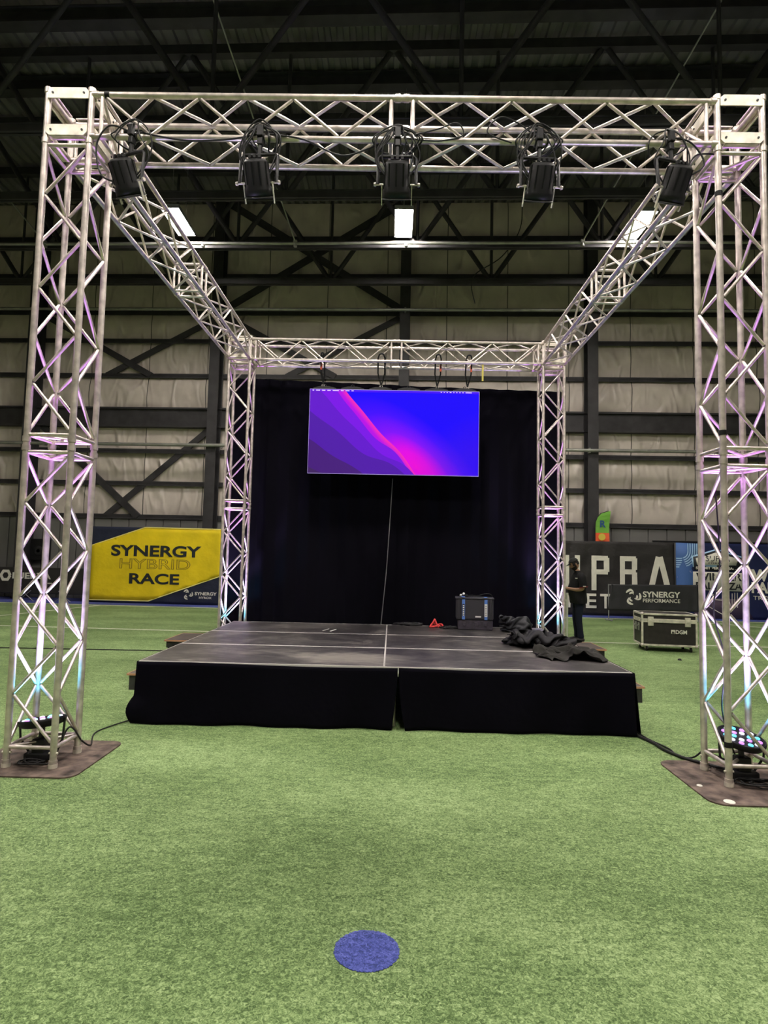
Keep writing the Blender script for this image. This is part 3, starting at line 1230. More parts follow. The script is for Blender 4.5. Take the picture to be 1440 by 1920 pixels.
def screen_mat():
    ma = bpy.data.materials.new('screen_picture')
    ma.use_nodes = True
    nt = ma.node_tree
    L = nt.links.new
    b = nt.nodes['Principled BSDF']
    b.inputs['Base Color'].default_value = (.004, .004, .004, 1)
    b.inputs['Specular IOR Level'].default_value = .04
    b.inputs['Roughness'].default_value = .8
    tc = node(nt, 'ShaderNodeTexCoord')
    sp = node(nt, 'ShaderNodeSeparateXYZ')
    L(tc.outputs['Object'], sp.inputs[0])         # x -1.5..1.5, z -.75...75

    def mth(op, a, c=None, d=None):
        n_ = node(nt, 'ShaderNodeMath', operation=op)
        for k, v in enumerate((a, c, d)):
            if v is None:
                continue
            if isinstance(v, (int, float)):
                n_.inputs[k].default_value = v
            else:
                L(v, n_.inputs[k])
        return n_.outputs[0]
    X, Z = sp.outputs['X'], sp.outputs['Z']

    def mixc(fac, A, Bc):
        n_ = node(nt, 'ShaderNodeMix', data_type='RGBA')
        L(fac, n_.inputs['Factor'])
        for k, v in (('A', A), ('B', Bc)):
            if isinstance(v, tuple):
                n_.inputs[k].default_value = (*v, 1)
            else:
                L(v, n_.inputs[k])
        return n_.outputs['Result']

    def step_(v, wd=.012):
        n_ = node(nt, 'ShaderNodeMapRange')
        L(v, n_.inputs['Value'])
        n_.inputs['From Min'].default_value = -wd
        n_.inputs['From Max'].default_value = wd
        return n_.outputs[0]
    # sky: blue with a magenta glow at lower centre
    dx = mth('SUBTRACT', X, .42)
    dz = mth('ADD', Z, .62)
    # rotate glow towards upper left
    gl = mth('SQRT', mth('ADD', mth('POWER', mth('MULTIPLY', mth('ADD', dx, mth('MULTIPLY', dz, .75)), 1.0), 2), mth('POWER', mth('MULTIPLY', dz, .78), 2)))
    rp = ramp(nt, [(0, (1.0, .0, .72)), (.22, (.80, .0, .80)), (.48, (.22, .004, .95)), (.75, (.055, .002, 1.0)), (1, (.012, .0, 1.0))])
    L(gl, rp.inputs[0])
    c0 = rp.outputs[0]
    # faint diagonal sheen on the right
    wv = step_(mth('SUBTRACT', mth('MULTIPLY', X, .55), mth('ADD', Z, .72)), .35)
    c0 = mixc(mth('MULTIPLY', wv, .25), c0, (.10, .015, .55))

    def ridge(a, bq, cq, amp1, fr1, ph1, amp2, fr2, ph2):
        # returns  height(x) - z
        s1 = mth('MULTIPLY', mth('SINE', mth('MULTIPLY_ADD', X, fr1, ph1)), amp1)
        s2 = mth('MULTIPLY', mth('SINE', mth('MULTIPLY_ADD', X, fr2, ph2)), amp2)
        hgt = mth('ADD', mth('MULTIPLY_ADD', X, a, bq), mth('ADD', s1, s2))
        return mth('SUBTRACT', hgt, Z)
    # bright pink ridge then violet bands
    layers = [((-1.22, -.28, 0, .05, 4.0, .9, .02, 9, .3), (.52, .004, .80), (.95, .03, .45)),
              ((-1.14, -.42, 0, .08, 4.3, 1.0, .03, 9, 1.1), (.20, .008, .80), None),
              ((-.86, -.50, 0, .07, 4.0, .2, .03, 8, 0), (.13, .010, .62), None),
              ((-.66, -.66, 0, .06, 3.6, .9, .03, 7, 2), (.085, .012, .40), None),
              ((-.52, -.98, 0, .04, 3.2, .2, .02, 8, 1), (.065, .014, .20), None),
              ((-.30, -1.10, 0, .03, 3.2, 1.8, .01, 8, 1), (.055, .02, .12), None)]
    cc = c0
    for prm, cl, edge in layers:
        h_ = ridge(*prm)
        f_ = step_(h_, .006)
        if edge:
            ed = ramp(nt, [(0, edge), (.22, cl), (1, (.17, .01, .85))])
            L(mth('MULTIPLY', h_, 1.6), ed.inputs[0])
            cc = mixc(f_, cc, ed.outputs[0])
        else:
            cc = mixc(f_, cc, cl)
    # menu strip
    st = step_(mth('SUBTRACT', Z, .712), .004)
    cc = mixc(mth('MULTIPLY', st, .4), cc, (.15, .02, .75))
    em = node(nt, 'ShaderNodeEmission')
    L(cc, b.inputs['Emission Color'])
    b.inputs['Emission Strength'].default_value = 1.0
    return ma


sc = empty('video_wall', (-.02, 5.9, 3.87))
tag(sc, 'wide LED video screen glowing blue and magenta, hanging from the rear truss', 'screen')
m1 = MB()
m1.box((0, -.045, 0), (3.0, .01, 1.5))
scr = m1.build('screen_face', screen_mat(), sc)
for cx_ in range(6):
    for cz_ in range(3):
        m1 = MB()
        m1.box((-1.25 + .5 * cx_, .005, -.5 + .5 * cz_), (.498, .088, .498), bev=.006)
        m1.build('led_panel', BLACK_PLASTIC, sc)
MENU = mat('menu_marks', (.3, .2, .6), .5, emit=((.62, .5, 1), .9))
m1 = MB()
xx = -1.46
for wdt in (.03, .07, .06, .06, .11, .05, .07, .04):
    m1.box((xx + wdt / 2, -.052, .732), (wdt, .003, .016))
    xx += wdt + .035
xx = .82
for wdt in (.02, .015, .02, .03, .015, .02, .02, .02, .11):
    m1.box((xx + wdt / 2, -.052, .732), (wdt, .003, .014))
    xx += wdt + .035
m1.build('menu_marks', MENU, sc)
FR = mat('screen_edge', (.25, .22, .4), .4, emit=((.35, .25, .7), .5))
m1 = MB()
for sx2 in (-1, 1):
    m1.box((sx2 * 1.503, -.04, 0), (.008, .02, 1.51))
for sz2 in (-1, 1):
    m1.box((0, -.04, sz2 * .754), (3.01, .02, .008))
m1.build('edge_trim', FR, sc)
for k in range(6):
    m1 = MB()
    xx = -1.25 + .5 * k
    m1.prism([(xx - .2, .755), (xx + .2, .755), (xx + .2, .785), (xx + .08, .815), (xx - .08, .815), (xx - .2, .785)], -.03, .03)
    m1.path([(xx - .03, 0, .81), (xx - .025, 0, .84), (xx, 0, .855), (xx + .025, 0, .84), (xx + .03, 0, .81)], .006, 6)
    m1.build('header_bar', BLACK_METAL, sc)
ORANGE = mat('orange_strap', (.75, .13, .05), .6)
YELLOW = mat('yellow_strap', (.5, .42, .08), .6)
for x, lab, dx_ in ((-1.30, 'leftmost black and orange lifting strap above the video screen', .03), (-.26, 'second black lifting strap above the video screen', .06),
                    (.74, 'third black and orange lifting strap above the video screen', .05), (1.28, 'rightmost black and orange lifting strap above the video screen', .05)):
    e = empty('lifting_strap', (x, 5.9, 4.72))
    tag(e, lab, 'strap', 'lifting straps over the screen')
    m1 = MB()
    yb = 5.72 - 5.9
    for s in (-1, 1):
        m1.path([(0, 0, .0), (s * dx_ * .3, 0, .06), (s * dx_, yb * .4, .2), (s * dx_, yb, .44), (s * dx_ * .6, yb - .04, .5)], .014, 6)
    m1.path([(-dx_ * .6, yb - .04, .5), (0, yb - .035, .51), (dx_ * .6, yb - .04, .5)], .014, 6)
    m1.build('webbing', BLACK_PLASTIC, e)
    m2 = MB()
    s = -1 if x < 0 else 1
    m2.box((s * dx_ * .95, yb * .6, .30), (.035, .03, .12), bev=.008)
    if 'second' not in lab:
        m2.build('orange_sleeve', ORANGE, e)
    m3 = MB()
    m3.path([(math.cos(a) * .02, 0, -.02 + math.sin(a) * .03) for a in [2 * math.pi * k / 10 for k in range(10)]], .006, 6, closed=True)
    m3.build('shackle', ALU, e)
m1 = MB()
m1.box((1.52, 5.72, 4.95), (.03, .01, .34))
tag(m1.build('yellow_strap', YELLOW), 'thin yellow strap hanging right of the black lifting straps', 'strap')


# ------------------------------------------------------------------ five stage lights on the front truss
def mk_fixture():
    e = empty('stage_light')
    m1 = MB()          # clamp around the chord (origin = chord centre)
    m1.lathe([(.036, -.03), (.036, .03)], (0, 0, 0), (1, 0, 0), 14)
    m1.box((0, -.05, .03), (.05, .035, .09), bev=.006)
    m1.box((0, -.03, -.05), (.045, .05, .06), bev=.006)
    m1.tube((0, -.03, -.06), (0, -.03, -.16), .018, 10)
    m1.tube((-.05, -.05, .075), (.03, -.05, .075), .010, 8)
    m1.build('clamp', BLACK_METAL, e)
    m2 = MB()
    zt_, zp = -.16, -.40
    m2.path([(-.155, -.03, zp), (-.155, -.03, zt_ - .02), (-.135, -.03, zt_), (.135, -.03, zt_), (.155, -.03, zt_ - .02), (.155, -.03, zp)], .014, 6)
    m2.build('yoke', BLACK_METAL, e)
    for s in (-1, 1):
        m3 = MB()
        m3.tube((s * .11, -.03, zp), (s * .175, -.03, zp), .008, 8)
        m3.lathe([(.014, 0), (.018, .006), (.014, .02)], (s * .168, -.03, zp), (s, 0, 0), 10)
        m3.build('tilt_knob', ALU, e)
    ax = Vector((0, .55, -.83)).normalized()
    c = Vector((0, -.03, zp)) - ax * .05
    m4 = MB()
    m4.lathe([(.05, -.125), (.08, -.12), (.098, -.10), (.10, .07), (.112, .09), (.115, .145), (.10, .147), (.095, .13)], c, ax, 26)
    t = ax.orthogonal().normalized()
    for k in range(10):
        a = 2 * math.pi * k / 10
        q = Matrix.Rotation(a, 3, ax) @ t
        m4.tube(c + q * .098 - ax * .10, c + q * .098 + ax * .06, .007, 5)
    for dx_ in (-.04, 0, .04):
        m4.box(c - ax * .135 + Vector((dx_, 0, .0)), (.022, .03, .03))
    m4.build('lamp_body', BLACK_PLASTIC, e)
    m5 = MB()
    m5.lathe([(.096, 0), (.07, .012), (.02, .02)], c + ax * .13, ax, 24)
    m5.build('lens', mat('dark_lens', (.02, .02, .03), .08, 0, .8), e)
    m6 = MB()
    # accessory holder frame with pale edges
    rt = ax.to_track_quat('Z', 'Y').to_matrix()
    for s in (-1, 1):
        m6.box(c + ax * .12 + rt @ Vector((s * .122, 0, 0)), (.006, .02, .16), rt, mi=1)
    m6.lathe([(.112, .148), (.122, .150), (.122, .158), (.10, .16)], c, ax, 24)
    m6.build('filter_frame', [mat('filter_frame_metal', (.02, .02, .02), .35, .3), ALU_PLATE], e)
    return e


fx0 = mk_fixture()
FXL = [(-2.2, R(14), 'leftmost black stage light, tilted, at the left end of the front truss'),
       (-1.15, R(4), 'second black stage light from the left on the front truss'),
       (-.03, 0, 'middle black stage light on the front truss right above the lit ceiling light'),
       (1.12, R(-3), 'fourth black stage light from the left on the front truss'),
       (2.17, R(-13), 'rightmost black stage light, tilted, at the right end of the front truss')]
for i, (x, tl, lab) in enumerate(FXL):
    o = fx0 if i == 0 else copy_tree(fx0)
    o.location = (x, 0, ZC)
    o.rotation_euler = (0, tl * .35, -tl * 1.6)
    tag(o, lab, 'stage light', 'black stage lights on the front truss')

CG = 'black cables draped over the front truss'
rn = random.Random(11)
for i, (x, tl, lab) in enumerate(FXL):
    e = empty('light_cable', (x, 0, ZC))
    tag(e, ['loop of black cable at the leftmost stage light', 'tangle of black cable over the second stage light', 'tangle of black cable over the middle stage light',
            'tangle of black cable over the fourth stage light', 'loop of black cable at the rightmost stage light'][i], 'cable', CG)
    for k in range(2 if i in (0, 4) else 8):
        m1 = MB()
        sg = rn.choice((-1, 1))
        w_ = rn.uniform(.05, .17)
        h_ = rn.uniform(.0, .09)
        pts = [(sg * .02, -.04, -.42 + rn.uniform(-.02, .05)), (sg * (.12 + .06 * rn.random()), -.05, -.2), (sg * .12 * rn.random() + sg * .05, -.07, -.02),
               (sg * .03, -.05, .04 + h_), (-sg * w_ * .5, -.04, .05 + h_ * .6), (-sg * w_, -.03, .03), (-sg * w_ * 1.2, -.03, -.06 * rn.random()), (-sg * w_ * .7, .1, -.04), (-sg * .05, .2, .03)]
        m1.path(smooth_pts(pts, 6), .006, 5)
        m1.build('cable_loop', RUBBER, e)
cable([(-2.15, -.02, ZC + .03), (-1.9, -.035, ZC - .03), (-1.7, -.03, ZC - .045), (-1.4, -.035, ZC - .03), (-1.15, -.02, ZC + .03)], 'black cable slung under the lower chord between the first two stage lights', .007, group=CG)
cable([(-1.1, -.02, ZC + .03), (-.8, -.04, ZC - .03), (-.5, .02, ZC - .12), (-.25, .02, ZC - .05), (-.03, -.02, ZC + .03)], 'black cable slung between the second and the middle stage light', .007, group=CG)
cable([(.03, -.03, ZC + .0), (.3, -.03, ZC - .02), (.5, -.03, ZC + .03), (.45, -.05, ZC + .12), (.3, -.06, ZC + .06), (.1, -.04, ZC + .02)], 'loop of black cable right of the middle stage light', .006, group=CG)
cable([(1.1, -.02, ZC + .03), (.95, -.03, ZC + .14), (.8, -.04, ZC + .18), (.7, -.04, ZC + .05), (.9, -.03, ZC - .03)], 'arch of black cable left of the fourth stage light', .006, group=CG)
cable([(2.2, -.02, ZC + .04), (2.35, -.04, ZC - .02), (2.45, -.04, ZC - .2), (2.3, -.04, ZC - .3), (2.4, .0, ZC - .1), (2.6, .05, ZC - .05)], 'hanging black cable between the rightmost stage light and the corner block', .007, group=CG)
cable([(-2.25, -.02, ZC + .04), (-2.4, -.05, ZC + .06), (-2.5, -.04, ZC - .1), (-2.45, -.04, ZC - .35), (-2.3, -.04, ZC - .42)], 'hanging black cable between the leftmost stage light and the corner block', .007, group=CG)
# small black wraps
for p, lab in (((-2.45, -.001, ZC + Wt), 'black strap tied round the top chord near the front left corner'), ((S / 2, 0, 4.68), 'black tape round the front right tower leg near its top'),
               ((S / 2, 0, 2.72), 'black tape round the front right tower leg at mid height'), ((S / 2, 0, .32), 'black tape round the front right tower leg near its foot')):
    m1 = MB()
    if p[2] > ZC + .1:
        m1.tube((p[0] - .02, 0, p[2]), (p[0] + .02, 0, p[2]), TR + .004, 12)
    else:
        m1.tube((p[0], p[1], p[2] - .02), (p[0], p[1], p[2] + .02), TR + .004, 12)
    tag(m1.build('tape_wrap', BLACK_PLASTIC), lab, 'tape')

# ------------------------------------------------------------------ things on stage
CASE = mat('case_shell', (.035, .034, .042), .5, 0, .5, bump=(60, .2, .002))
CASE2 = mat('case_lower', (.055, .048, .065), .5, 0, .4, var=(20, .3))
BLUET = mat('blue_tape', (.10, .22, .62), .5)
LABELW = mat('paper_label', (.8, .8, .78), .6)
e = empty('road_case', (1.27, 4.62, SH), (0, 0, R(-4)))
tag(e, 'upright black plastic case with two blue tape strips at the back of the stage', 'case')
m1 = MB()
m1.box((0, 0, .31), (.56, .24, .32), bev=.025)
for s in (-1, 1):
    m1.box((s * .24, -.125, .31), (.03, .02, .30), bev=.006)
m1.box((0, 0, .475), (.58, .26, .03), bev=.01)
m1.build('case_body', CASE, e)
m1 = MB()
m1.box((.01, 0, .075), (.52, .22, .15), bev=.015)
for xx in (-.15, .02, .16):
    m1.box((xx, -.112, .09), (.05, .015, .05), bev=.004)
m1.build('case_base', CASE2, e)
for xx, s_ in ((-.17, 0), (.165, 1)):
    m1 = MB()
    m1.box((xx, -.137, .31), (.045, .004, .30))
    m1.box((xx, -.05, .4925), (.045, .17, .004))
    m1.build('tape_strip', BLUET, e)
    m1 = MB()
    if s_:
        m1.box((xx, -.1405, .30), (.042, .003, .19))
        for k in range(6):
            m1.box((xx, -.1425, .225 + k * .028), (.024, .002, .008), mi=1)
    else:
        m1.box((xx, -.1395, .30), (.034, .002, .18), mi=1)
        for k in range(6):
            m1.box((xx, -.1415, .225 + k * .028), (.02, .002, .016), mi=0)
    m1.build('label', [LABELW, LETTER_BLACK], e)
m1 = MB()
m1.box((.05, -.138, .205), (.085, .004, .022))
m1.build('badge', LABELW, e)
m1 = MB()
m1.path(smooth_pts([(-.1, -.02, .5), (-.05, -.02, .515), (.05, -.02, .51), (.16, -.02, .545), (.24, -.02, .535), (.27, -.02, .5)], 6), .008, 6)
m1.build('handle', BLACK_PLASTIC, e)
for xx, zz in ((-.205, .515), (-.165, .535)):
    m1 = MB()
    m1.lathe([(.006, -.018), (.016, -.012), (.02, 0), (.016, .012), (.006, .018)], (xx, -.02, zz), n=12)
    m1.build('white_knob', LABELW, e)
m1 = MB()
m1.box((-.12, -.02, .5), (.05, .05, .05), bev=.01)
m1.build('latch', BLACK_PLASTIC, e)

CLOTH = mat('black_cloth', (.008, .0075, .010), .7, 0, .35, bump=(30, .4, .004, 5))
CLOTH_W = mat('worn_black_cloth', (.020, .019, .017), .85, 0, .25, bump=(24, .4, .004, 5))
CLOTH_BAG = mat('bag_cloth', (.013, .014, .020), .55, 0, .45, bump=(14, .4, .006, 5))


# settled folds of three crumpled cloths, one row of x, y, z in millimetres per row of the cloth
FOLDS = {
'pile': [
    [-331,-27,377,-331,-17,300,-324,-67,231,-375,-110,221,-367,-165,209,-347,-195,270,-353,-151,340,-354,-83,393,-352,-1,373,-361,41,307,-362,16,237,-387,-24,187,-398,-86,222,-352,-96,281,-366,-107,353,-405,-40,354,-394,44,355,-332,89,317,-359,60,242,-368,10,182,-375,-52,163,-350,-48,212,-363,-16,273,-421,24,243,-399,106,241,-323,146,217,-362,123,140,-375,66,75,-420,10,78,-380,-9,127,-339,3,182,-345,75,202,-319,112,127,-373,182,112,-359,211,30,-424,173,40,-462,124,63,-470,70,98,-424,76,153,-393,148,160,-330,191,130,-283,221,73,-282,178,9,-241,120,12],
    [-316,-62,396,-333,-15,342,-347,-55,275,-333,-86,216,-343,-142,239,-326,-176,296,-334,-141,366,-333,-65,402,-345,11,395,-360,28,313,-346,27,240,-369,-21,193,-377,-86,221,-350,-116,280,-342,-107,348,-382,-47,367,-368,39,360,-317,71,287,-362,62,200,-348,3,156,-347,-61,141,-363,-77,190,-355,-52,249,-386,16,267,-358,96,259,-337,120,174,-365,116,96,-396,64,38,-415,-8,42,-398,-33,102,-360,-4,143,-341,43,211,-324,113,157,-347,184,99,-364,186,17,-430,160,16,-466,111,40,-456,58,84,-405,69,141,-377,138,177,-356,196,122,-307,237,78,-305,183,31,-246,155,12],
    [-268,-86,404,-304,-27,369,-324,-39,311,-316,-81,244,-305,-143,241,-334,-149,298,-315,-131,369,-321,-75,423,-326,6,402,-334,11,319,-328,10,227,-343,-39,192,-370,-115,199,-328,-118,251,-318,-113,320,-344,-68,365,-364,1,330,-306,43,256,-324,34,168,-355,-6,102,-373,-71,97,-347,-89,148,-336,-70,209,-350,0,255,-336,67,237,-341,96,147,-349,103,66,-384,51,14,-400,-20,21,-399,-57,84,-351,-14,126,-332,51,192,-318,123,167,-327,179,97,-352,169,21,-414,145,10,-441,100,45,-428,43,87,-372,79,138,-339,133,186,-353,214,158,-344,255,95,-315,227,39,-260,202,15],
    [-240,-86,413,-275,-13,386,-296,-50,318,-300,-81,245,-291,-150,226,-317,-158,284,-302,-129,349,-297,-94,415,-301,8,392,-310,18,307,-307,3,238,-329,-69,176,-359,-143,175,-320,-152,218,-299,-116,278,-312,-82,338,-320,-17,285,-301,20,208,-309,24,124,-327,-19,74,-356,-89,68,-323,-87,115,-321,-94,175,-325,-30,233,-323,61,210,-332,84,134,-333,99,56,-368,45,8,-384,-26,14,-360,-47,88,-330,-9,128,-330,46,197,-288,121,189,-305,170,117,-328,159,42,-382,132,23,-410,97,70,-381,33,102,-318,88,142,-298,157,187,-327,232,200,-305,256,131,-327,270,69,-283,248,26],
    [-217,-79,414,-264,-17,368,-292,-78,295,-281,-102,230,-305,-159,197,-301,-167,254,-299,-132,312,-284,-98,372,-302,-14,361,-304,-13,279,-290,-40,198,-314,-100,158,-340,-182,153,-321,-198,219,-287,-163,268,-283,-101,314,-290,-29,271,-264,13,192,-309,-1,123,-309,-45,44,-334,-102,46,-319,-106,104,-308,-106,173,-301,-33,207,-300,51,202,-307,87,120,-315,98,64,-345,47,10,-360,-21,23,-345,-52,90,-332,-11,157,-313,44,216,-270,128,220,-278,145,136,-324,144,85,-334,116,29,-360,72,70,-333,39,130,-306,98,177,-296,170,241,-298,253,240,-269,260,170,-292,270,105,-298,291,41],
    [-195,-67,393,-247,-12,332,-264,-83,286,-269,-139,216,-292,-183,168,-287,-186,225,-301,-171,289,-273,-125,338,-271,-48,320,-298,-55,243,-279,-64,164,-303,-136,136,-323,-214,131,-316,-229,200,-281,-192,251,-275,-122,286,-274,-40,255,-256,-2,180,-287,-23,106,-291,-54,42,-312,-110,44,-315,-134,102,-290,-88,166,-272,-23,237,-277,64,221,-289,102,153,-293,80,76,-313,56,21,-328,-14,45,-318,-35,117,-303,17,205,-287,63,260,-234,132,241,-272,166,182,-285,171,109,-300,130,67,-316,67,89,-295,56,164,-270,114,221,-268,177,282,-269,263,276,-249,280,201,-263,273,129,-272,283,59],
    [-172,-52,367,-245,-45,308,-263,-129,262,-269,-181,203,-270,-208,140,-266,-219,194,-272,-206,267,-258,-145,306,-245,-64,301,-252,-57,225,-268,-106,142,-285,-163,100,-305,-232,118,-305,-248,192,-273,-198,237,-254,-124,273,-264,-48,265,-229,-12,183,-265,-18,111,-273,-51,55,-306,-95,72,-288,-124,139,-276,-71,179,-253,-7,263,-244,82,257,-249,110,181,-283,114,114,-282,80,56,-289,13,74,-307,-7,141,-281,14,229,-255,84,297,-210,161,276,-273,179,229,-263,183,154,-265,139,106,-287,81,135,-263,59,192,-238,116,239,-241,180,306,-242,268,291,-248,305,216,-245,284,138,-253,277,64],
    [-177,-100,330,-220,-89,290,-243,-151,231,-249,-196,179,-247,-230,139,-266,-252,179,-257,-219,248,-241,-155,284,-231,-74,276,-237,-64,202,-252,-105,140,-269,-170,118,-283,-241,108,-282,-236,185,-255,-179,232,-234,-107,283,-229,-28,282,-220,11,205,-237,-4,135,-251,-37,85,-268,-90,94,-267,-101,173,-250,-58,224,-223,4,300,-214,89,286,-230,133,221,-257,137,149,-265,102,95,-261,35,110,-278,32,185,-263,31,257,-224,96,326,-196,175,307,-256,194,259,-247,180,185,-240,139,124,-265,85,155,-236,70,206,-209,137,249,-216,183,308,-244,252,266,-224,309,206,-224,288,126,-235,265,50],
    [-152,-79,305,-200,-109,286,-228,-167,216,-233,-217,165,-232,-258,114,-253,-266,175,-245,-219,224,-228,-155,263,-212,-70,284,-205,-82,209,-219,-106,143,-259,-163,145,-248,-233,97,-253,-224,182,-214,-163,269,-178,-93,318,-192,-19,317,-197,29,245,-209,-1,178,-223,-25,124,-231,-81,132,-229,-85,204,-216,-44,266,-181,11,325,-177,95,309,-205,142,258,-224,125,194,-254,107,136,-283,49,138,-248,32,206,-230,60,272,-195,100,338,-191,187,329,-242,206,265,-236,168,199,-228,129,130,-251,70,133,-223,64,192,-194,118,225,-196,181,260,-235,246,236,-199,304,183,-198,286,97,-208,251,23],
    [-133,-92,319,-193,-116,262,-229,-162,195,-234,-211,152,-214,-259,120,-234,-269,185,-224,-222,249,-190,-155,280,-161,-68,313,-181,-57,229,-190,-89,173,-230,-138,170,-227,-198,154,-230,-199,235,-212,-158,304,-155,-99,357,-158,-12,349,-167,43,284,-185,7,222,-196,-13,165,-199,-71,164,-206,-53,231,-191,-30,303,-142,25,359,-145,107,345,-180,146,268,-227,159,219,-225,118,153,-264,56,140,-235,51,207,-203,73,276,-168,113,334,-174,188,324,-224,204,264,-216,162,184,-207,116,119,-238,59,102,-206,49,157,-215,106,197,-181,159,233,-197,244,215,-170,295,148,-170,273,61,-187,210,10],
    [-110,-97,318,-180,-97,260,-205,-151,198,-210,-199,148,-192,-248,144,-208,-254,211,-200,-210,285,-161,-138,332,-129,-60,345,-168,-25,282,-167,-72,215,-187,-111,171,-199,-179,188,-190,-183,256,-182,-147,336,-147,-84,396,-128,2,377,-141,56,315,-159,18,254,-170,-5,194,-167,-63,179,-179,-63,253,-170,-33,314,-101,21,352,-116,112,345,-145,155,262,-212,165,214,-207,118,154,-237,65,142,-225,34,197,-196,60,255,-146,103,304,-177,173,300,-222,207,228,-213,164,146,-218,117,83,-220,45,75,-184,54,121,-189,71,185,-195,141,203,-175,226,178,-145,278,112,-148,249,30,-165,172,11],
    [-112,-71,346,-135,-87,269,-166,-141,238,-178,-170,177,-199,-223,184,-178,-237,250,-172,-197,327,-120,-121,371,-114,-46,373,-144,-32,318,-154,-30,244,-163,-90,207,-188,-155,206,-168,-158,284,-144,-140,347,-113,-74,410,-91,5,390,-120,56,315,-156,48,255,-146,-3,205,-145,-63,186,-147,-71,251,-152,-34,298,-98,29,338,-97,113,338,-144,127,259,-185,158,200,-192,118,129,-216,51,119,-212,17,168,-203,62,215,-164,85,266,-163,152,257,-205,200,189,-209,161,102,-187,92,63,-201,31,48,-168,31,96,-169,60,154,-171,140,186,-152,212,154,-126,265,87,-128,228,12,-144,153,24],
    [-78,-96,355,-96,-63,287,-122,-122,254,-160,-158,229,-153,-216,211,-157,-199,280,-135,-186,359,-100,-123,409,-80,-54,384,-123,-18,350,-132,-19,280,-161,-69,236,-184,-139,234,-142,-155,296,-113,-144,363,-95,-75,406,-65,7,389,-80,58,304,-138,59,231,-124,-9,204,-127,-69,179,-130,-79,247,-134,-46,294,-118,29,325,-82,106,308,-135,159,247,-151,147,169,-173,89,105,-186,29,73,-192,-4,133,-190,26,191,-155,78,226,-181,148,207,-192,203,143,-184,140,74,-213,79,35,-192,18,17,-164,43,59,-153,45,136,-148,117,173,-137,203,141,-110,252,81,-112,221,10,-125,153,31],
    [-44,-113,362,-60,-81,327,-91,-79,258,-126,-128,230,-126,-191,246,-126,-210,311,-99,-176,378,-69,-112,422,-37,-41,402,-103,-11,368,-106,-15,288,-144,-73,232,-170,-135,227,-126,-146,288,-103,-135,355,-65,-71,386,-52,3,374,-99,34,306,-122,51,221,-133,-21,173,-98,-75,155,-123,-88,205,-120,-67,266,-117,-14,304,-109,81,292,-136,134,212,-143,132,122,-169,81,59,-177,5,49,-167,-17,100,-172,-1,164,-167,65,192,-158,138,176,-175,191,112,-195,144,46,-191,73,25,-175,14,-1,-162,24,52,-140,50,127,-136,106,177,-124,206,160,-93,251,93,-96,236,22,-101,169,33],
    [0,-134,407,-30,-110,362,-75,-89,288,-95,-113,229,-104,-173,263,-96,-207,318,-72,-175,384,-46,-116,427,-21,-48,387,-92,-22,363,-94,-35,283,-121,-86,224,-156,-147,208,-125,-162,269,-93,-153,330,-63,-113,382,-78,-29,352,-112,13,267,-109,18,176,-139,-38,133,-109,-94,114,-119,-117,169,-104,-92,231,-117,-33,276,-119,45,265,-127,103,177,-141,97,91,-165,62,25,-148,15,27,-144,-16,77,-154,-12,145,-148,63,170,-146,133,162,-159,190,101,-173,138,45,-179,79,8,-157,11,10,-148,11,76,-115,44,144,-106,120,187,-129,215,185,-113,267,119,-91,266,49,-74,203,43],
    [7,-128,441,-9,-94,362,-48,-85,299,-76,-108,232,-89,-171,243,-77,-197,310,-54,-192,378,-32,-137,424,-16,-73,379,-70,-40,341,-76,-50,263,-101,-100,203,-141,-163,184,-108,-186,232,-86,-156,288,-46,-118,331,-48,-44,302,-89,-6,227,-99,0,138,-123,-35,82,-137,-108,80,-103,-117,128,-96,-105,196,-90,-42,250,-91,41,228,-119,85,158,-149,72,81,-150,53,9,-133,-8,4,-154,-39,70,-131,-8,136,-130,64,178,-117,149,162,-133,194,108,-149,143,58,-154,98,14,-160,45,42,-119,23,98,-92,72,159,-77,142,210,-112,230,223,-83,271,157,-103,289,93,-62,249,64],
    [22,-136,426,9,-78,357,-33,-93,277,-67,-126,216,-89,-196,230,-72,-226,290,-39,-195,343,-14,-172,406,-42,-108,395,-45,-42,328,-61,-77,242,-77,-139,185,-125,-183,147,-88,-205,197,-72,-189,258,-46,-129,291,-25,-46,262,-54,-17,217,-87,-30,115,-110,-56,54,-113,-122,62,-110,-149,125,-82,-104,171,-69,-52,232,-81,34,205,-99,85,147,-133,76,69,-126,51,11,-117,-11,28,-130,-49,92,-96,-13,160,-106,62,199,-89,150,187,-107,202,139,-117,156,88,-121,114,37,-121,58,68,-73,38,127,-54,105,182,-46,171,243,-83,253,260,-98,302,196,-71,292,131,-88,292,69],
    [33,-148,407,3,-105,341,-23,-117,252,-57,-151,184,-68,-217,208,-62,-258,265,-41,-236,322,-3,-196,363,-17,-126,357,-38,-63,280,-59,-79,188,-70,-131,140,-102,-194,115,-105,-230,169,-74,-218,218,-48,-152,266,-35,-88,263,-53,-4,168,-88,-16,108,-92,-57,43,-93,-124,56,-102,-163,117,-74,-125,169,-48,-68,223,-59,37,207,-75,88,152,-120,103,104,-107,53,48,-123,-1,67,-93,-46,117,-67,3,169,-54,67,241,-41,152,222,-82,215,187,-89,171,134,-104,132,85,-102,68,105,-41,72,156,-53,126,230,-55,185,290,-56,273,293,-76,323,229,-89,321,156,-67,310,94],
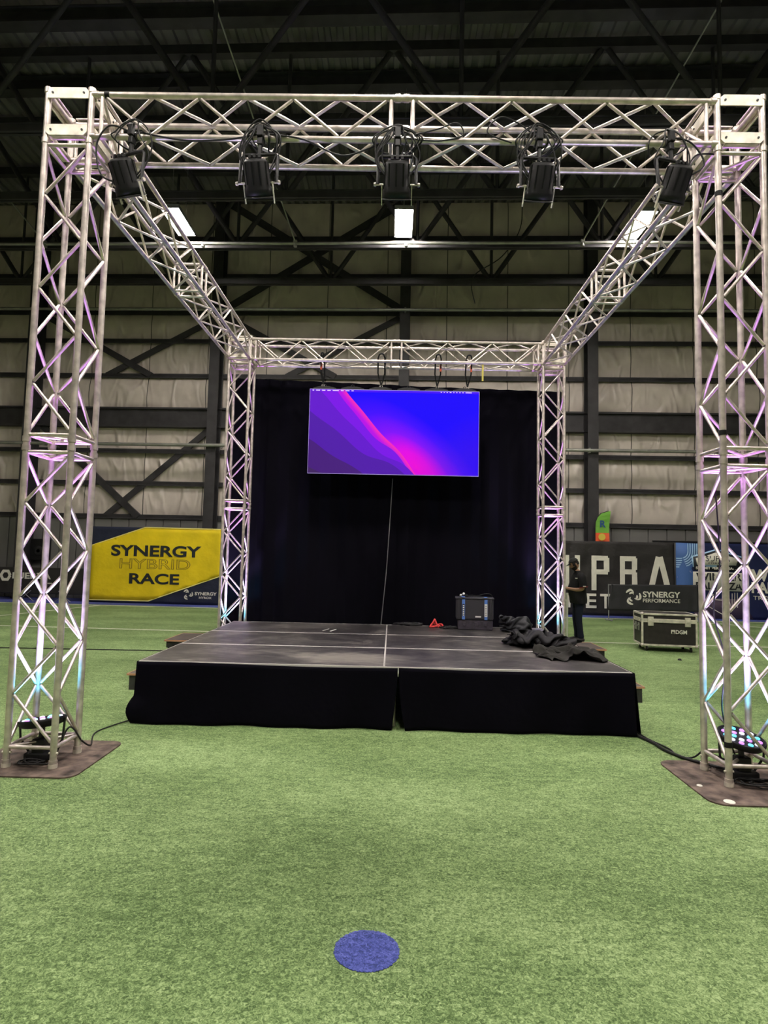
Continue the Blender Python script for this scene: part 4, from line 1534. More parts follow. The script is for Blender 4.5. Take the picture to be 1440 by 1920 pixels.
    [38,-171,379,-5,-135,316,-24,-147,221,-50,-185,153,-58,-259,166,-53,-293,233,-26,-265,288,-19,-205,321,18,-136,306,-23,-96,249,-49,-108,161,-78,-143,105,-99,-208,82,-89,-208,150,-54,-222,213,-38,-145,251,-24,-47,231,-38,7,190,-74,-1,108,-73,-44,51,-73,-110,73,-62,-158,135,-39,-111,195,5,-51,246,-25,44,237,-37,105,187,-84,115,135,-87,74,87,-84,4,100,-46,-30,150,-15,21,207,-20,85,274,-5,183,269,-53,236,227,-72,212,161,-71,160,121,-69,88,124,-26,97,176,-34,149,246,-36,194,325,-26,282,309,-50,334,245,-67,336,168,-71,335,97],
    [47,-190,332,8,-132,278,-23,-157,183,-42,-214,138,-37,-289,153,-35,-321,214,-14,-268,253,4,-225,312,30,-150,286,-5,-106,231,-29,-146,158,-57,-158,88,-76,-219,85,-95,-236,151,-59,-196,194,-29,-122,240,-15,-35,242,-33,22,202,-64,23,121,-61,-31,85,-85,-88,105,-31,-117,149,-7,-91,225,29,-30,296,16,50,270,-2,116,227,-35,122,164,-46,82,127,-40,11,141,-7,-21,189,14,33,245,3,104,308,17,192,300,-20,243,244,-47,238,181,-64,176,156,-48,118,129,-12,128,195,-18,149,255,-16,192,333,-5,278,304,-29,334,241,-49,326,160,-49,335,85],
    [22,-212,292,15,-149,231,-18,-181,182,-27,-243,111,-34,-312,135,-19,-333,203,1,-284,253,33,-232,320,28,-151,264,22,-91,220,-10,-140,166,-30,-153,107,-42,-221,97,-64,-234,174,-23,-203,221,14,-129,251,-3,-34,275,-10,27,222,-38,44,163,-49,12,109,-53,-59,128,-12,-88,187,20,-73,282,31,-14,336,35,75,325,13,129,277,5,128,199,-18,90,158,-12,24,162,21,-4,222,25,54,286,7,110,344,29,204,327,3,225,252,-30,254,181,-51,194,145,-43,139,123,-24,148,188,10,148,253,-14,201,307,13,275,284,-13,329,216,-37,312,133,-52,314,56],
    [65,-221,294,21,-193,240,-6,-214,169,-6,-250,110,-14,-318,136,3,-336,203,23,-278,253,56,-225,321,76,-145,269,50,-83,227,-3,-104,175,4,-146,130,-36,-175,125,-22,-205,185,29,-166,243,66,-109,283,53,-16,310,37,38,250,16,60,193,-6,29,140,-15,-38,157,18,-69,220,38,-42,301,54,6,367,63,89,352,46,133,288,19,114,233,9,94,172,4,36,172,34,15,232,38,48,297,19,122,324,47,201,313,3,244,235,-18,254,165,-61,203,126,-34,148,97,-19,144,160,9,151,221,9,183,280,-4,270,251,2,323,176,-24,312,91,-72,277,38],
    [88,-212,304,47,-186,247,10,-221,190,-19,-256,139,12,-310,147,30,-320,217,45,-275,283,86,-212,333,93,-139,273,53,-56,258,26,-68,203,14,-98,152,10,-156,149,24,-176,206,70,-156,270,104,-83,320,87,9,359,83,45,283,32,65,234,26,45,165,6,-20,183,36,-45,247,57,-36,314,80,21,385,87,100,358,71,158,300,22,138,234,28,96,168,31,39,169,44,5,223,52,37,274,33,110,300,50,195,290,22,262,232,-18,220,161,-57,197,92,-53,134,73,-32,126,127,-1,147,179,16,178,238,14,244,203,10,308,134,-28,283,57,-78,239,17],
    [121,-216,308,80,-174,263,39,-210,214,12,-236,160,6,-291,187,56,-290,239,83,-259,313,132,-190,345,152,-102,304,104,-33,271,61,-29,233,38,-77,192,20,-135,194,72,-163,219,123,-121,290,141,-64,334,125,14,369,90,65,311,56,77,241,52,46,192,22,-14,198,62,-60,251,77,-30,305,94,17,350,104,99,347,80,151,284,30,154,220,4,105,158,28,40,140,44,29,194,69,24,254,50,97,284,34,182,258,37,245,196,-18,220,125,-46,163,57,-91,116,75,-30,119,81,-11,146,136,-6,171,205,8,239,151,14,299,97,-43,249,57,-80,207,8],
    [161,-194,318,126,-150,269,63,-169,239,41,-205,186,46,-265,204,60,-251,273,127,-239,320,178,-171,352,193,-89,315,142,-24,300,87,-9,250,71,-52,213,45,-116,206,99,-152,221,148,-120,270,114,-60,308,151,13,354,117,75,309,76,91,242,56,70,172,44,5,184,52,-54,224,91,-52,296,107,8,331,106,92,323,76,142,252,23,150,186,-23,95,137,-1,33,119,22,-1,169,71,13,217,63,98,246,32,154,209,29,220,147,-8,203,73,-69,169,25,-104,104,37,-65,99,91,-8,130,110,6,164,178,4,220,138,18,286,72,-35,232,43,-78,186,11],
    [200,-159,327,167,-110,284,98,-129,254,67,-182,224,80,-235,214,105,-248,277,167,-220,320,214,-160,358,214,-71,337,170,-12,290,99,2,238,79,-30,201,65,-96,195,106,-130,229,164,-124,261,149,-56,294,166,18,338,134,88,304,82,81,235,54,34,166,17,-21,164,55,-47,192,89,-59,261,99,8,298,112,89,265,49,116,214,6,118,146,-43,89,88,-42,22,95,9,13,134,58,-9,179,76,62,205,58,153,172,42,209,116,-20,168,73,-51,146,11,-94,85,18,-69,69,88,-28,111,125,21,160,161,31,241,135,33,279,64,-16,232,31,-54,181,12],
    [229,-152,298,196,-112,267,131,-110,255,74,-150,236,74,-209,236,128,-234,271,185,-203,310,240,-154,351,238,-62,337,200,4,294,116,-6,230,82,-47,194,55,-108,181,100,-131,208,158,-124,242,144,-58,273,180,13,305,140,84,264,81,57,199,54,30,133,14,-12,112,24,-53,170,71,-63,212,124,-7,258,101,72,229,43,123,163,-3,119,103,-48,87,55,-38,16,58,-20,0,116,40,-6,151,84,62,173,74,154,150,42,207,88,-7,147,72,-26,139,16,-80,101,43,-44,61,95,13,96,136,50,153,179,59,235,142,64,277,77,22,236,36,-15,185,27],
    [278,-151,302,237,-95,246,156,-102,242,86,-119,234,89,-188,239,136,-221,262,182,-188,299,248,-161,333,232,-75,317,197,-12,264,125,-11,217,84,-80,179,35,-120,159,76,-147,194,136,-143,217,164,-89,261,157,-13,260,128,72,223,66,61,157,23,18,120,-1,-44,85,-4,-77,145,49,-72,184,113,-24,233,97,57,187,59,110,145,-5,94,85,-50,63,31,-63,6,63,-31,-23,117,38,-6,138,108,53,147,98,149,139,65,209,89,8,170,58,-4,121,11,-49,110,52,-12,54,95,47,101,116,96,150,160,103,237,167,100,286,108,66,248,61,35,202,34],
    [279,-172,297,243,-111,244,158,-92,222,92,-115,220,85,-185,219,129,-220,240,172,-183,276,253,-176,307,212,-87,301,185,-26,228,102,-22,193,65,-72,161,28,-139,122,46,-172,178,106,-151,193,146,-104,236,139,-20,234,110,62,193,49,45,124,-7,-17,90,-37,-54,78,-12,-100,125,36,-81,139,89,-19,192,100,56,164,64,122,125,2,97,71,-35,57,25,-55,-8,50,-21,-35,111,68,-15,121,122,60,132,133,149,136,101,214,89,37,203,60,30,152,17,-1,104,41,44,58,93,97,110,106,147,164,162,153,242,191,140,299,141,106,257,98,78,232,47],
    [275,-182,275,221,-121,255,151,-113,212,77,-125,178,65,-197,182,108,-230,210,147,-189,242,209,-166,275,218,-82,261,141,-41,209,61,-27,164,16,-62,116,-5,-145,99,26,-184,143,64,-160,180,123,-109,210,130,-38,205,94,49,162,44,39,96,-8,2,70,-32,-69,61,1,-108,113,67,-64,136,121,-5,168,125,59,155,81,123,119,19,83,79,-22,51,52,-21,-9,38,17,-15,96,102,22,118,145,73,143,179,163,129,139,237,114,92,218,61,45,177,57,40,119,70,92,65,91,160,106,137,195,169,185,200,246,210,184,304,162,138,289,109,98,270,60],
    [284,-146,254,204,-139,239,117,-134,178,55,-140,147,44,-206,143,91,-245,170,136,-224,213,190,-195,246,175,-118,243,120,-68,194,58,-50,135,12,-90,91,-12,-154,74,21,-201,120,80,-172,160,133,-112,193,140,-34,171,94,50,142,48,19,96,6,-22,69,-9,-81,55,26,-112,103,79,-94,152,123,-21,158,169,66,176,125,115,137,57,116,94,16,67,52,17,3,49,69,-24,106,145,8,128,185,72,159,208,159,168,187,239,136,139,218,86,93,181,59,76,112,63,135,73,102,196,93,155,220,165,213,236,245,217,218,305,167,169,285,113,123,281,58],
    [265,-110,235,179,-116,209,104,-113,159,63,-174,128,37,-233,109,76,-271,142,124,-250,184,177,-207,220,159,-136,207,107,-80,158,52,-48,108,16,-98,74,-15,-166,55,31,-197,105,85,-190,160,153,-137,182,161,-39,172,116,21,118,59,33,77,29,-7,63,26,-76,72,66,-116,110,120,-74,135,168,-17,160,221,66,177,172,125,128,108,134,96,77,82,66,86,14,90,124,-23,118,190,16,147,235,79,204,249,163,202,228,239,156,177,217,107,128,180,75,113,112,92,166,78,105,206,97,149,244,175,220,258,249,217,235,301,159,184,285,98,124,261,58],
    [230,-134,217,170,-115,174,96,-124,122,50,-181,94,35,-244,76,75,-282,113,121,-251,157,158,-200,200,162,-104,183,139,-76,156,70,-42,90,29,-86,51,9,-158,61,63,-192,108,116,-191,163,165,-134,173,189,-43,171,171,31,143,105,31,93,68,-7,61,64,-68,104,118,-104,113,201,-73,159,222,3,197,254,81,202,214,148,139,159,144,98,128,96,80,120,26,68,158,6,120,226,13,165,262,92,182,263,159,231,250,217,169,193,205,121,150,177,78,126,124,71,179,96,107,207,113,149,267,179,195,276,252,206,238,290,138,169,257,99,115,234,47],
    [230,-124,168,179,-97,142,115,-133,106,70,-173,78,57,-244,58,97,-283,97,138,-235,141,187,-202,202,195,-105,178,155,-61,148,103,-38,88,62,-87,63,47,-161,58,95,-197,109,161,-184,170,217,-112,181,223,-33,186,218,36,158,167,46,130,118,16,88,139,-57,114,171,-93,118,234,-56,157,266,1,231,269,89,232,253,122,158,197,154,105,156,89,81,128,44,92,178,26,126,246,22,171,283,100,205,288,182,233,270,214,161,202,210,109,156,165,62,123,112,58,175,107,90,207,132,147,250,185,163,285,259,169,228,273,107,158,237,67,92,200,35],
    [267,-116,176,200,-106,137,155,-146,111,96,-182,61,87,-244,49,129,-273,97,161,-251,169,223,-202,203,255,-124,194,190,-49,150,140,-34,101,110,-82,81,92,-155,83,133,-170,141,218,-176,186,270,-119,219,271,-24,218,263,25,170,211,53,151,169,20,106,177,-38,114,213,-87,136,272,-49,190,295,-1,248,299,85,233,271,123,161,237,149,105,185,120,79,148,51,85,186,57,122,249,34,166,300,96,205,290,169,205,287,231,119,209,190,100,158,145,39,91,122,41,153,113,52,200,117,98,240,175,137,273,251,136,198,236,104,137,200,56,79,165,14],
    [290,-133,173,230,-99,140,190,-134,106,136,-177,72,131,-236,56,149,-239,124,210,-253,182,274,-189,195,287,-99,199,244,-38,188,194,-31,142,162,-71,97,135,-137,79,170,-148,151,263,-151,197,308,-109,248,327,-18,243,277,36,207,253,37,148,195,10,117,185,-52,102,228,-65,138,288,-58,188,310,-2,234,327,86,234,306,153,172,242,122,118,188,79,81,138,43,63,184,49,103,234,40,141,298,93,167,270,158,181,287,213,97,197,158,60,137,107,29,75,85,29,131,78,56,183,115,56,216,161,89,261,199,125,189,206,75,124,166,44,57,137,20],
    [290,-179,176,276,-99,158,233,-123,115,184,-168,94,181,-226,73,201,-250,135,265,-239,187,321,-175,226,336,-81,228,296,-18,203,239,-30,158,212,-69,119,178,-133,82,216,-150,151,289,-144,193,316,-81,233,352,-9,256,292,29,194,268,44,135,211,0,118,199,-64,93,238,-78,136,297,-78,177,309,-20,209,311,61,222,323,129,148,239,98,100,183,48,71,126,25,42,157,28,81,211,29,109,262,68,136,291,132,159,256,162,77,185,121,39,125,62,23,59,43,33,114,47,47,172,84,44,215,139,73,254,183,102,188,184,62,118,173,16,64,117,14],
    [335,-178,198,317,-103,182,279,-120,128,233,-157,113,226,-215,95,252,-253,147,311,-224,193,364,-170,241,373,-83,220,335,-10,206,268,-29,174,247,-76,120,208,-139,91,241,-157,153,301,-123,193,334,-93,250,368,-14,249,327,24,188,261,18,135,194,-9,93,182,-75,80,231,-99,115,288,-93,146,304,-33,176,290,50,198,307,95,117,235,77,63,171,37,22,124,-9,49,140,-9,85,187,28,76,226,67,125,283,113,137,239,119,53,170,87,21,100,58,1,54,12,24,118,36,26,174,67,49,223,124,78,260,179,70,195,179,47,129,154,25,81,110,7],
    [377,-156,223,356,-95,208,306,-122,162,273,-151,105,236,-197,127,286,-236,145,346,-212,189,401,-177,246,398,-76,240,343,-33,185,268,-8,176,239,-58,115,232,-124,86,249,-173,143,305,-137,166,333,-88,213,371,-21,222,308,9,159,241,-11,117,181,-37,75,153,-95,73,211,-116,89,269,-103,111,272,-50,158,305,25,176,282,66,92,206,43,42,147,7,19,72,-13,34,117,-33,76,178,-6,83,225,57,97,293,95,103,239,103,38,165,64,27,108,32,1,59,-14,13,112,4,21,183,41,54,251,116,72,290,179,60,217,199,45,159,165,16,113,116,14],
    [420,-161,231,391,-89,223,350,-117,166,290,-153,131,245,-199,107,301,-219,138,363,-219,176,403,-164,215,409,-70,222,359,-26,167,284,-28,141,221,-48,102,213,-122,77,257,-172,115,294,-170,159,336,-111,180,340,-53,202,296,-11,150,224,-31,86,160,-69,52,118,-117,62,174,-131,63,244,-113,73,264,-56,129,320,5,129,261,30,78,195,21,27,145,-26,21,71,-41,12,108,-53,66,172,-6,62,233,41,94,295,82,86,247,96,24,177,63,13,124,17,0,95,-25,25,153,-2,39,219,42,74,282,89,88,311,174,97,264,210,45,205,173,22,161,129,10],
    [426,-184,219,401,-112,216,347,-146,172,293,-163,119,252,-200,94,303,-224,117,361,-223,150,400,-167,191,404,-81,201,346,-41,138,262,-42,98,197,-68,74,189,-147,49,232,-188,74,274,-190,123,318,-154,160,336,-74,168,274,-49,113,214,-52,55,145,-97,37,90,-128,44,145,-139,46,212,-106,65,252,-63,98,335,5,105,260,33,47,190,2,13,132,-35,2,73,-61,13,124,-60,59,188,-16,70,257,40,81,328,80,76,276,92,13,213,56,11,158,9,9,125,-34,37,198,-8,47,271,19,87,342,87,105,358,162,74,316,216,39,259,181,23,214,136,10],
    [442,-169,221,390,-106,185,346,-155,145,287,-172,89,240,-226,70,290,-244,91,346,-231,116,385,-184,136,386,-95,150,318,-55,99,237,-49,67,164,-103,52,158,-174,41,208,-214,57,267,-202,82,311,-151,120,329,-81,138,268,-62,88,205,-79,33,125,-85,24,83,-139,22,147,-137,31,212,-101,47,283,-55,75,344,-5,100,284,14,53,212,-12,22,151,-45,21,100,-71,17,149,-46,47,221,-12,71,268,40,115,317,45,69,324,90,14,260,59,24,212,25,19,178,-34,39,246,-15,52,314,13,79,397,71,94,404,149,47,369,219,40,310,187,18,262,140,10],
    [470,-147,210,404,-116,170,343,-155,111,295,-190,47,228,-186,51,253,-240,60,317,-232,81,370,-189,107,379,-106,109,300,-78,79,208,-88,58,144,-121,30,144,-193,11,207,-231,19,266,-213,59,313,-163,99,309,-95,124,263,-51,60,206,-90,17,137,-89,10,92,-135,4,155,-140,5,226,-116,38,301,-64,52,367,2,82,303,35,35,225,-3,11,179,-22,3,143,-69,14,197,-40,52,272,-7,82,299,23,142,342,64,88,373,75,22,311,51,11,263,13,4,237,-38,34,300,-23,55,357,27,39,437,73,73,450,154,46,411,223,30,349,187,10,298,138,10],
    [470,-157,169,391,-157,161,322,-198,94,274,-230,28,224,-177,12,219,-228,48,283,-237,60,344,-196,80,364,-113,80,278,-99,71,192,-101,46,132,-115,18,130,-195,25,199,-218,7,263,-215,44,313,-188,99,321,-97,112,268,-51,55,227,-87,10,165,-97,17,110,-107,-1,178,-114,12,260,-108,23,317,-37,26,402,-11,50,337,31,59,270,27,29,221,-22,11,196,-71,14,249,-39,55,294,-5,117,343,38,192,389,60,129,347,81,65,356,40,11,300,5,17,272,-52,20,322,-5,33,395,26,32,466,71,56,470,151,23,432,225,12,372,173,10,312,132,30],
],
'spread': [
    [-489,-418,9,-452,-364,13,-440,-322,38,-387,-321,49,-343,-358,9,-312,-414,10,-270,-423,9,-235,-396,29,-200,-343,11,-176,-309,58,-136,-299,44,-96,-312,81,-146,-350,105,-103,-392,91,-62,-374,81,-56,-418,115,-3,-422,163,39,-388,131,72,-387,105,103,-419,82,144,-474,76,202,-496,78,221,-523,39,265,-506,9,326,-471,30,371,-428,28],
    [-472,-353,33,-452,-299,16,-414,-279,25,-362,-294,34,-338,-359,44,-291,-391,35,-252,-384,31,-221,-339,8,-190,-292,52,-141,-258,39,-109,-253,65,-116,-295,111,-126,-354,144,-78,-362,117,-71,-400,130,-24,-401,164,42,-382,160,85,-360,135,98,-353,90,141,-398,70,185,-452,49,207,-495,15,249,-489,13,303,-460,40,363,-415,36,403,-386,13],
    [-482,-289,28,-447,-250,38,-411,-253,55,-367,-293,61,-318,-339,49,-283,-358,19,-244,-340,12,-212,-293,43,-160,-242,30,-130,-215,56,-131,-241,101,-98,-283,137,-108,-341,169,-83,-378,153,-42,-385,166,18,-366,167,60,-342,123,100,-315,122,132,-334,83,165,-382,42,191,-438,10,237,-459,21,284,-449,45,339,-405,46,383,-363,21,428,-354,26],
    [-470,-235,21,-462,-223,66,-419,-236,73,-365,-270,65,-316,-310,53,-275,-327,43,-238,-298,40,-200,-241,24,-163,-194,41,-154,-181,86,-124,-208,109,-111,-264,150,-95,-319,176,-65,-349,168,-16,-346,173,37,-317,147,69,-294,98,111,-275,96,139,-307,57,165,-362,31,213,-404,38,258,-417,49,310,-397,66,355,-348,45,407,-322,37,439,-327,10],
    [-500,-196,27,-482,-191,67,-432,-207,71,-374,-241,63,-324,-273,53,-292,-284,27,-255,-245,19,-218,-193,50,-182,-151,72,-141,-149,94,-104,-173,109,-112,-233,152,-93,-284,179,-59,-308,179,-14,-301,143,39,-278,102,80,-239,110,104,-232,70,138,-278,66,188,-324,41,232,-360,33,264,-366,64,317,-343,85,371,-302,73,413,-280,51,436,-293,10],
    [-537,-157,31,-501,-149,58,-462,-193,44,-411,-239,37,-360,-252,22,-322,-239,12,-285,-202,54,-248,-154,88,-217,-114,76,-181,-128,89,-126,-145,116,-97,-197,148,-88,-246,164,-74,-281,137,-21,-249,109,35,-218,78,84,-204,62,99,-219,110,153,-236,74,193,-292,73,228,-326,67,268,-312,51,309,-284,91,362,-247,83,400,-234,54,432,-249,10],
    [-567,-110,33,-522,-126,20,-461,-147,32,-444,-205,9,-397,-225,16,-354,-202,47,-318,-161,91,-282,-129,47,-243,-114,37,-202,-111,60,-150,-127,87,-124,-185,125,-94,-218,128,-82,-249,83,-24,-228,41,25,-189,24,46,-166,68,97,-185,79,157,-208,103,177,-268,104,215,-285,91,250,-260,66,298,-226,98,348,-193,87,379,-187,46,434,-199,10],
    [-567,-65,45,-532,-90,9,-463,-112,10,-433,-171,12,-419,-197,55,-380,-170,91,-345,-122,52,-304,-79,43,-262,-75,37,-221,-109,29,-162,-118,61,-127,-158,79,-106,-202,78,-82,-221,21,-29,-179,11,7,-137,41,54,-122,53,95,-149,86,130,-199,122,173,-236,125,199,-242,94,247,-215,99,295,-167,102,339,-139,79,376,-139,38,427,-165,9],
    [-576,-31,32,-529,-61,11,-497,-117,39,-441,-139,52,-427,-160,92,-388,-116,71,-329,-79,86,-299,-39,65,-265,-43,34,-228,-88,18,-167,-114,38,-145,-163,47,-125,-202,20,-77,-169,22,-26,-125,38,16,-88,33,54,-85,65,97,-122,92,129,-173,121,168,-203,125,208,-196,114,252,-154,97,299,-109,81,340,-89,57,377,-110,48,412,-162,46],
    [-563,-13,10,-523,-40,56,-486,-94,82,-449,-126,104,-410,-105,86,-354,-80,102,-316,-30,81,-269,-15,81,-249,-18,32,-209,-72,15,-172,-130,8,-143,-166,12,-97,-156,42,-58,-104,29,-2,-69,34,34,-46,55,80,-64,58,100,-102,107,139,-151,122,186,-164,110,223,-154,71,262,-96,55,309,-62,36,359,-58,63,400,-85,74,438,-132,45],
    [-523,13,10,-484,-28,49,-446,-79,71,-420,-82,112,-371,-73,118,-329,-26,98,-271,-5,101,-250,23,68,-217,2,22,-174,-58,10,-144,-110,10,-100,-122,25,-65,-105,67,-13,-61,55,25,-16,42,64,-21,35,95,-38,72,128,-84,108,173,-129,106,200,-134,61,247,-102,28,300,-64,8,344,-23,55,391,-25,88,437,-62,85,458,-98,31],
    [-485,34,10,-449,-16,41,-415,-52,74,-382,-54,96,-344,-19,116,-284,15,113,-237,46,90,-199,47,59,-169,16,10,-147,-45,28,-102,-85,24,-81,-82,68,-27,-53,78,30,-18,76,72,10,60,95,9,25,130,-32,51,168,-66,97,214,-101,82,233,-89,31,278,-52,11,346,-10,30,396,11,66,430,3,105,469,-39,79,492,-82,33],
    [-462,58,24,-425,5,42,-388,-22,65,-355,-7,84,-300,19,77,-258,74,78,-220,91,40,-183,85,9,-148,32,26,-115,-27,14,-85,-54,50,-41,-50,46,5,-9,60,55,32,74,82,54,38,124,32,42,166,-18,37,208,-44,84,232,-70,40,273,-54,36,328,-12,52,375,41,57,418,55,98,460,25,103,477,-19,57,470,-64,10],
    [-454,81,35,-419,27,52,-374,12,51,-329,32,50,-291,87,60,-246,120,22,-206,138,16,-169,100,35,-124,49,26,-94,-6,14,-62,-26,35,-19,-6,50,39,30,41,72,79,65,109,87,36,132,47,10,183,11,38,218,-40,46,258,-43,69,303,-11,69,346,45,63,393,80,92,436,86,106,472,46,98,466,2,43,502,-40,10],
    [-446,104,32,-417,47,31,-373,55,57,-327,95,52,-285,138,10,-235,168,10,-220,142,53,-194,87,46,-137,50,50,-95,16,34,-57,12,21,-10,42,26,37,89,36,77,128,46,100,118,10,145,80,10,189,29,14,218,1,59,260,5,56,301,46,73,348,97,79,399,118,70,427,114,100,473,76,92,487,31,36,526,-4,10],
    [-480,102,17,-425,84,13,-384,103,39,-332,140,10,-292,192,23,-252,180,60,-266,132,54,-211,102,74,-147,81,64,-108,51,48,-66,47,58,-25,94,56,17,146,49,53,167,22,97,161,11,135,113,9,191,75,25,207,45,63,247,55,44,294,99,49,341,144,52,369,145,89,413,143,76,449,89,56,515,70,44,543,44,10],
    [-485,150,33,-442,133,10,-398,149,10,-367,194,48,-321,174,91,-308,207,55,-276,174,79,-218,142,78,-179,92,88,-130,76,80,-93,95,41,-55,151,46,-14,190,19,25,210,13,62,173,43,129,153,50,144,97,31,182,85,44,226,108,38,273,155,37,311,186,73,350,190,88,375,159,48,445,138,37,475,87,11,520,86,21],
    [-499,195,15,-462,175,16,-429,171,68,-386,193,119,-340,233,116,-317,248,85,-283,211,72,-241,164,97,-194,125,99,-143,123,82,-118,148,26,-74,200,10,-38,233,41,11,210,70,79,216,74,101,151,93,141,117,74,159,132,41,207,162,39,256,210,43,292,237,74,334,235,77,384,205,53,400,144,11,457,128,12,509,143,10],
    [-503,225,23,-474,202,59,-436,211,109,-386,245,147,-349,281,129,-316,278,106,-282,238,83,-239,187,78,-198,160,102,-158,164,64,-126,201,11,-81,234,48,-46,220,104,10,237,113,78,240,109,101,178,120,130,141,101,171,150,83,214,201,79,259,257,75,297,290,67,336,276,48,382,233,29,415,174,37,455,171,10,501,191,18],
    [-496,246,61,-461,239,89,-426,247,147,-375,287,122,-342,320,134,-306,299,121,-277,261,79,-235,212,99,-195,193,74,-163,198,24,-121,228,60,-81,241,114,-35,265,94,18,273,102,79,255,133,110,199,127,143,175,101,179,196,62,221,258,70,266,313,50,306,328,29,344,301,47,372,238,71,425,217,40,467,207,36,506,240,30],
    [-470,267,98,-452,254,139,-399,287,114,-361,337,114,-323,353,113,-286,322,96,-239,271,98,-221,229,51,-183,222,27,-150,222,75,-103,248,116,-57,281,90,-24,288,56,30,281,76,89,267,110,125,221,102,156,205,63,198,257,66,256,297,25,304,345,11,331,352,46,344,307,94,407,266,90,458,241,74,495,248,59,511,295,30],
    [-454,272,149,-423,295,110,-369,330,81,-331,373,82,-291,368,77,-242,340,96,-222,289,49,-182,252,31,-150,250,61,-120,253,123,-80,284,69,-37,303,41,1,319,47,48,281,43,107,276,76,133,233,56,181,260,60,235,295,21,283,354,13,310,389,46,323,372,100,386,338,95,445,297,96,491,276,90,500,303,57,549,342,36],
    [-436,314,121,-382,338,109,-345,383,66,-295,399,52,-261,404,80,-228,352,55,-189,299,50,-173,266,84,-136,266,113,-81,300,99,-35,320,58,-20,336,11,23,326,16,74,307,48,125,270,35,170,278,55,216,303,23,258,355,17,286,406,49,301,417,96,355,399,78,410,355,68,461,314,66,501,321,83,537,347,58,563,393,8],
    [-398,346,126,-367,386,83,-312,426,67,-271,441,37,-270,388,37,-204,376,63,-182,320,95,-147,299,110,-101,310,109,-53,337,65,-35,349,12,-13,363,43,33,344,39,91,316,20,150,310,40,194,317,14,231,352,25,258,412,43,278,444,89,319,452,77,367,420,63,421,376,59,469,344,52,506,349,40,540,396,22,576,458,11],
    [-394,394,100,-348,440,75,-298,474,46,-300,444,10,-251,409,17,-192,362,28,-156,350,76,-126,344,102,-75,350,84,-74,339,18,-51,385,30,-15,396,46,37,369,53,104,347,39,157,351,10,191,351,41,215,406,44,244,464,66,285,492,83,322,483,69,366,442,56,417,399,49,464,381,43,501,401,28,534,458,9,570,523,10],
    [-391,420,39,-341,460,11,-322,507,24,-284,487,10,-236,443,9,-182,392,11,-145,370,43,-121,384,74,-111,328,49,-100,382,10,-69,423,10,-22,421,10,17,365,10,85,370,10,128,358,43,160,396,58,192,445,89,235,481,122,280,491,128,305,495,91,350,462,58,398,424,42,443,421,34,479,456,19,515,520,22,559,470,10],
],
'bag': [
    [246,287,9,223,316,39,183,325,44,130,327,28,82,309,10,57,283,8,21,266,14,-22,240,10,-59,203,9,-54,153,20,-84,118,11,-98,86,15,-123,48,17,-153,8,47,-165,-15,9,-146,-16,46,-118,-40,9,-104,-74,18,-93,-103,10,-57,-129,10,-51,-173,9,-29,-180,55,27,-189,40,70,-200,33,102,-220,20,140,-256,8,193,-278,11,233,-300,9,210,-262,9,185,-231,9,177,-202,16,182,-156,9],
    [259,288,42,238,320,72,199,332,76,147,329,60,97,320,41,62,311,30,23,301,25,-18,276,10,-39,230,23,-68,187,24,-90,146,33,-106,115,36,-128,84,12,-160,37,24,-180,-3,35,-160,-31,16,-126,-56,42,-104,-86,52,-93,-115,42,-81,-153,23,-60,-189,40,-11,-194,25,43,-213,18,80,-236,30,115,-251,38,160,-280,29,205,-312,18,237,-288,43,232,-245,33,216,-212,17,209,-185,8,213,-137,9],
    [239,277,32,229,296,75,191,309,83,140,306,65,95,297,33,60,287,36,22,283,43,-28,274,34,-63,239,20,-92,195,22,-113,155,31,-130,123,32,-151,89,10,-183,42,18,-201,-2,20,-182,-39,23,-139,-66,23,-126,-93,44,-116,-123,40,-104,-162,23,-75,-196,20,-26,-213,23,28,-230,10,68,-252,17,97,-267,37,140,-295,22,190,-320,35,217,-289,56,213,-245,47,196,-213,31,203,-184,30,230,-145,25],
    [208,261,10,211,299,39,172,299,48,123,276,42,77,263,18,39,255,19,5,247,39,-45,239,44,-94,222,42,-131,189,28,-152,148,19,-166,116,13,-190,77,13,-221,28,11,-238,-15,8,-219,-51,8,-176,-77,11,-144,-97,10,-140,-129,9,-140,-172,8,-112,-204,10,-65,-222,19,-13,-238,9,28,-243,28,57,-268,33,100,-299,24,149,-324,36,176,-293,57,174,-253,37,158,-217,44,164,-188,41,190,-150,30],
    [181,250,10,208,270,44,168,271,37,118,253,24,68,236,14,33,225,15,-5,219,31,-54,211,46,-102,201,60,-148,179,51,-166,137,43,-184,107,37,-213,72,33,-246,24,29,-261,-21,26,-242,-59,25,-199,-88,24,-165,-102,29,-164,-133,26,-164,-177,22,-140,-215,15,-91,-234,7,-37,-252,13,4,-246,34,29,-275,31,74,-304,36,123,-331,49,148,-293,64,172,-256,66,153,-223,73,168,-196,68,201,-168,51],
    [210,237,10,213,243,57,184,271,63,137,248,48,91,226,31,55,216,34,18,213,51,-30,207,66,-76,185,67,-128,179,74,-141,136,61,-154,108,44,-183,73,42,-219,28,44,-237,-15,42,-218,-52,43,-174,-77,41,-151,-103,56,-143,-133,49,-138,-174,38,-115,-212,33,-73,-242,30,-26,-275,32,9,-264,60,35,-298,54,83,-317,63,137,-332,76,173,-304,81,184,-262,94,182,-231,69,197,-207,63,228,-180,39],
    [246,235,25,248,259,67,214,265,89,160,260,79,112,249,58,78,247,47,43,240,67,-3,229,86,-48,204,89,-94,182,96,-103,143,72,-117,113,60,-143,81,42,-180,37,39,-201,-5,43,-180,-41,49,-141,-72,63,-113,-99,69,-105,-128,60,-99,-169,45,-76,-206,39,-33,-236,36,-8,-281,68,35,-290,79,71,-281,64,115,-305,86,162,-327,108,207,-315,99,219,-276,78,222,-239,65,232,-217,47,254,-195,12],
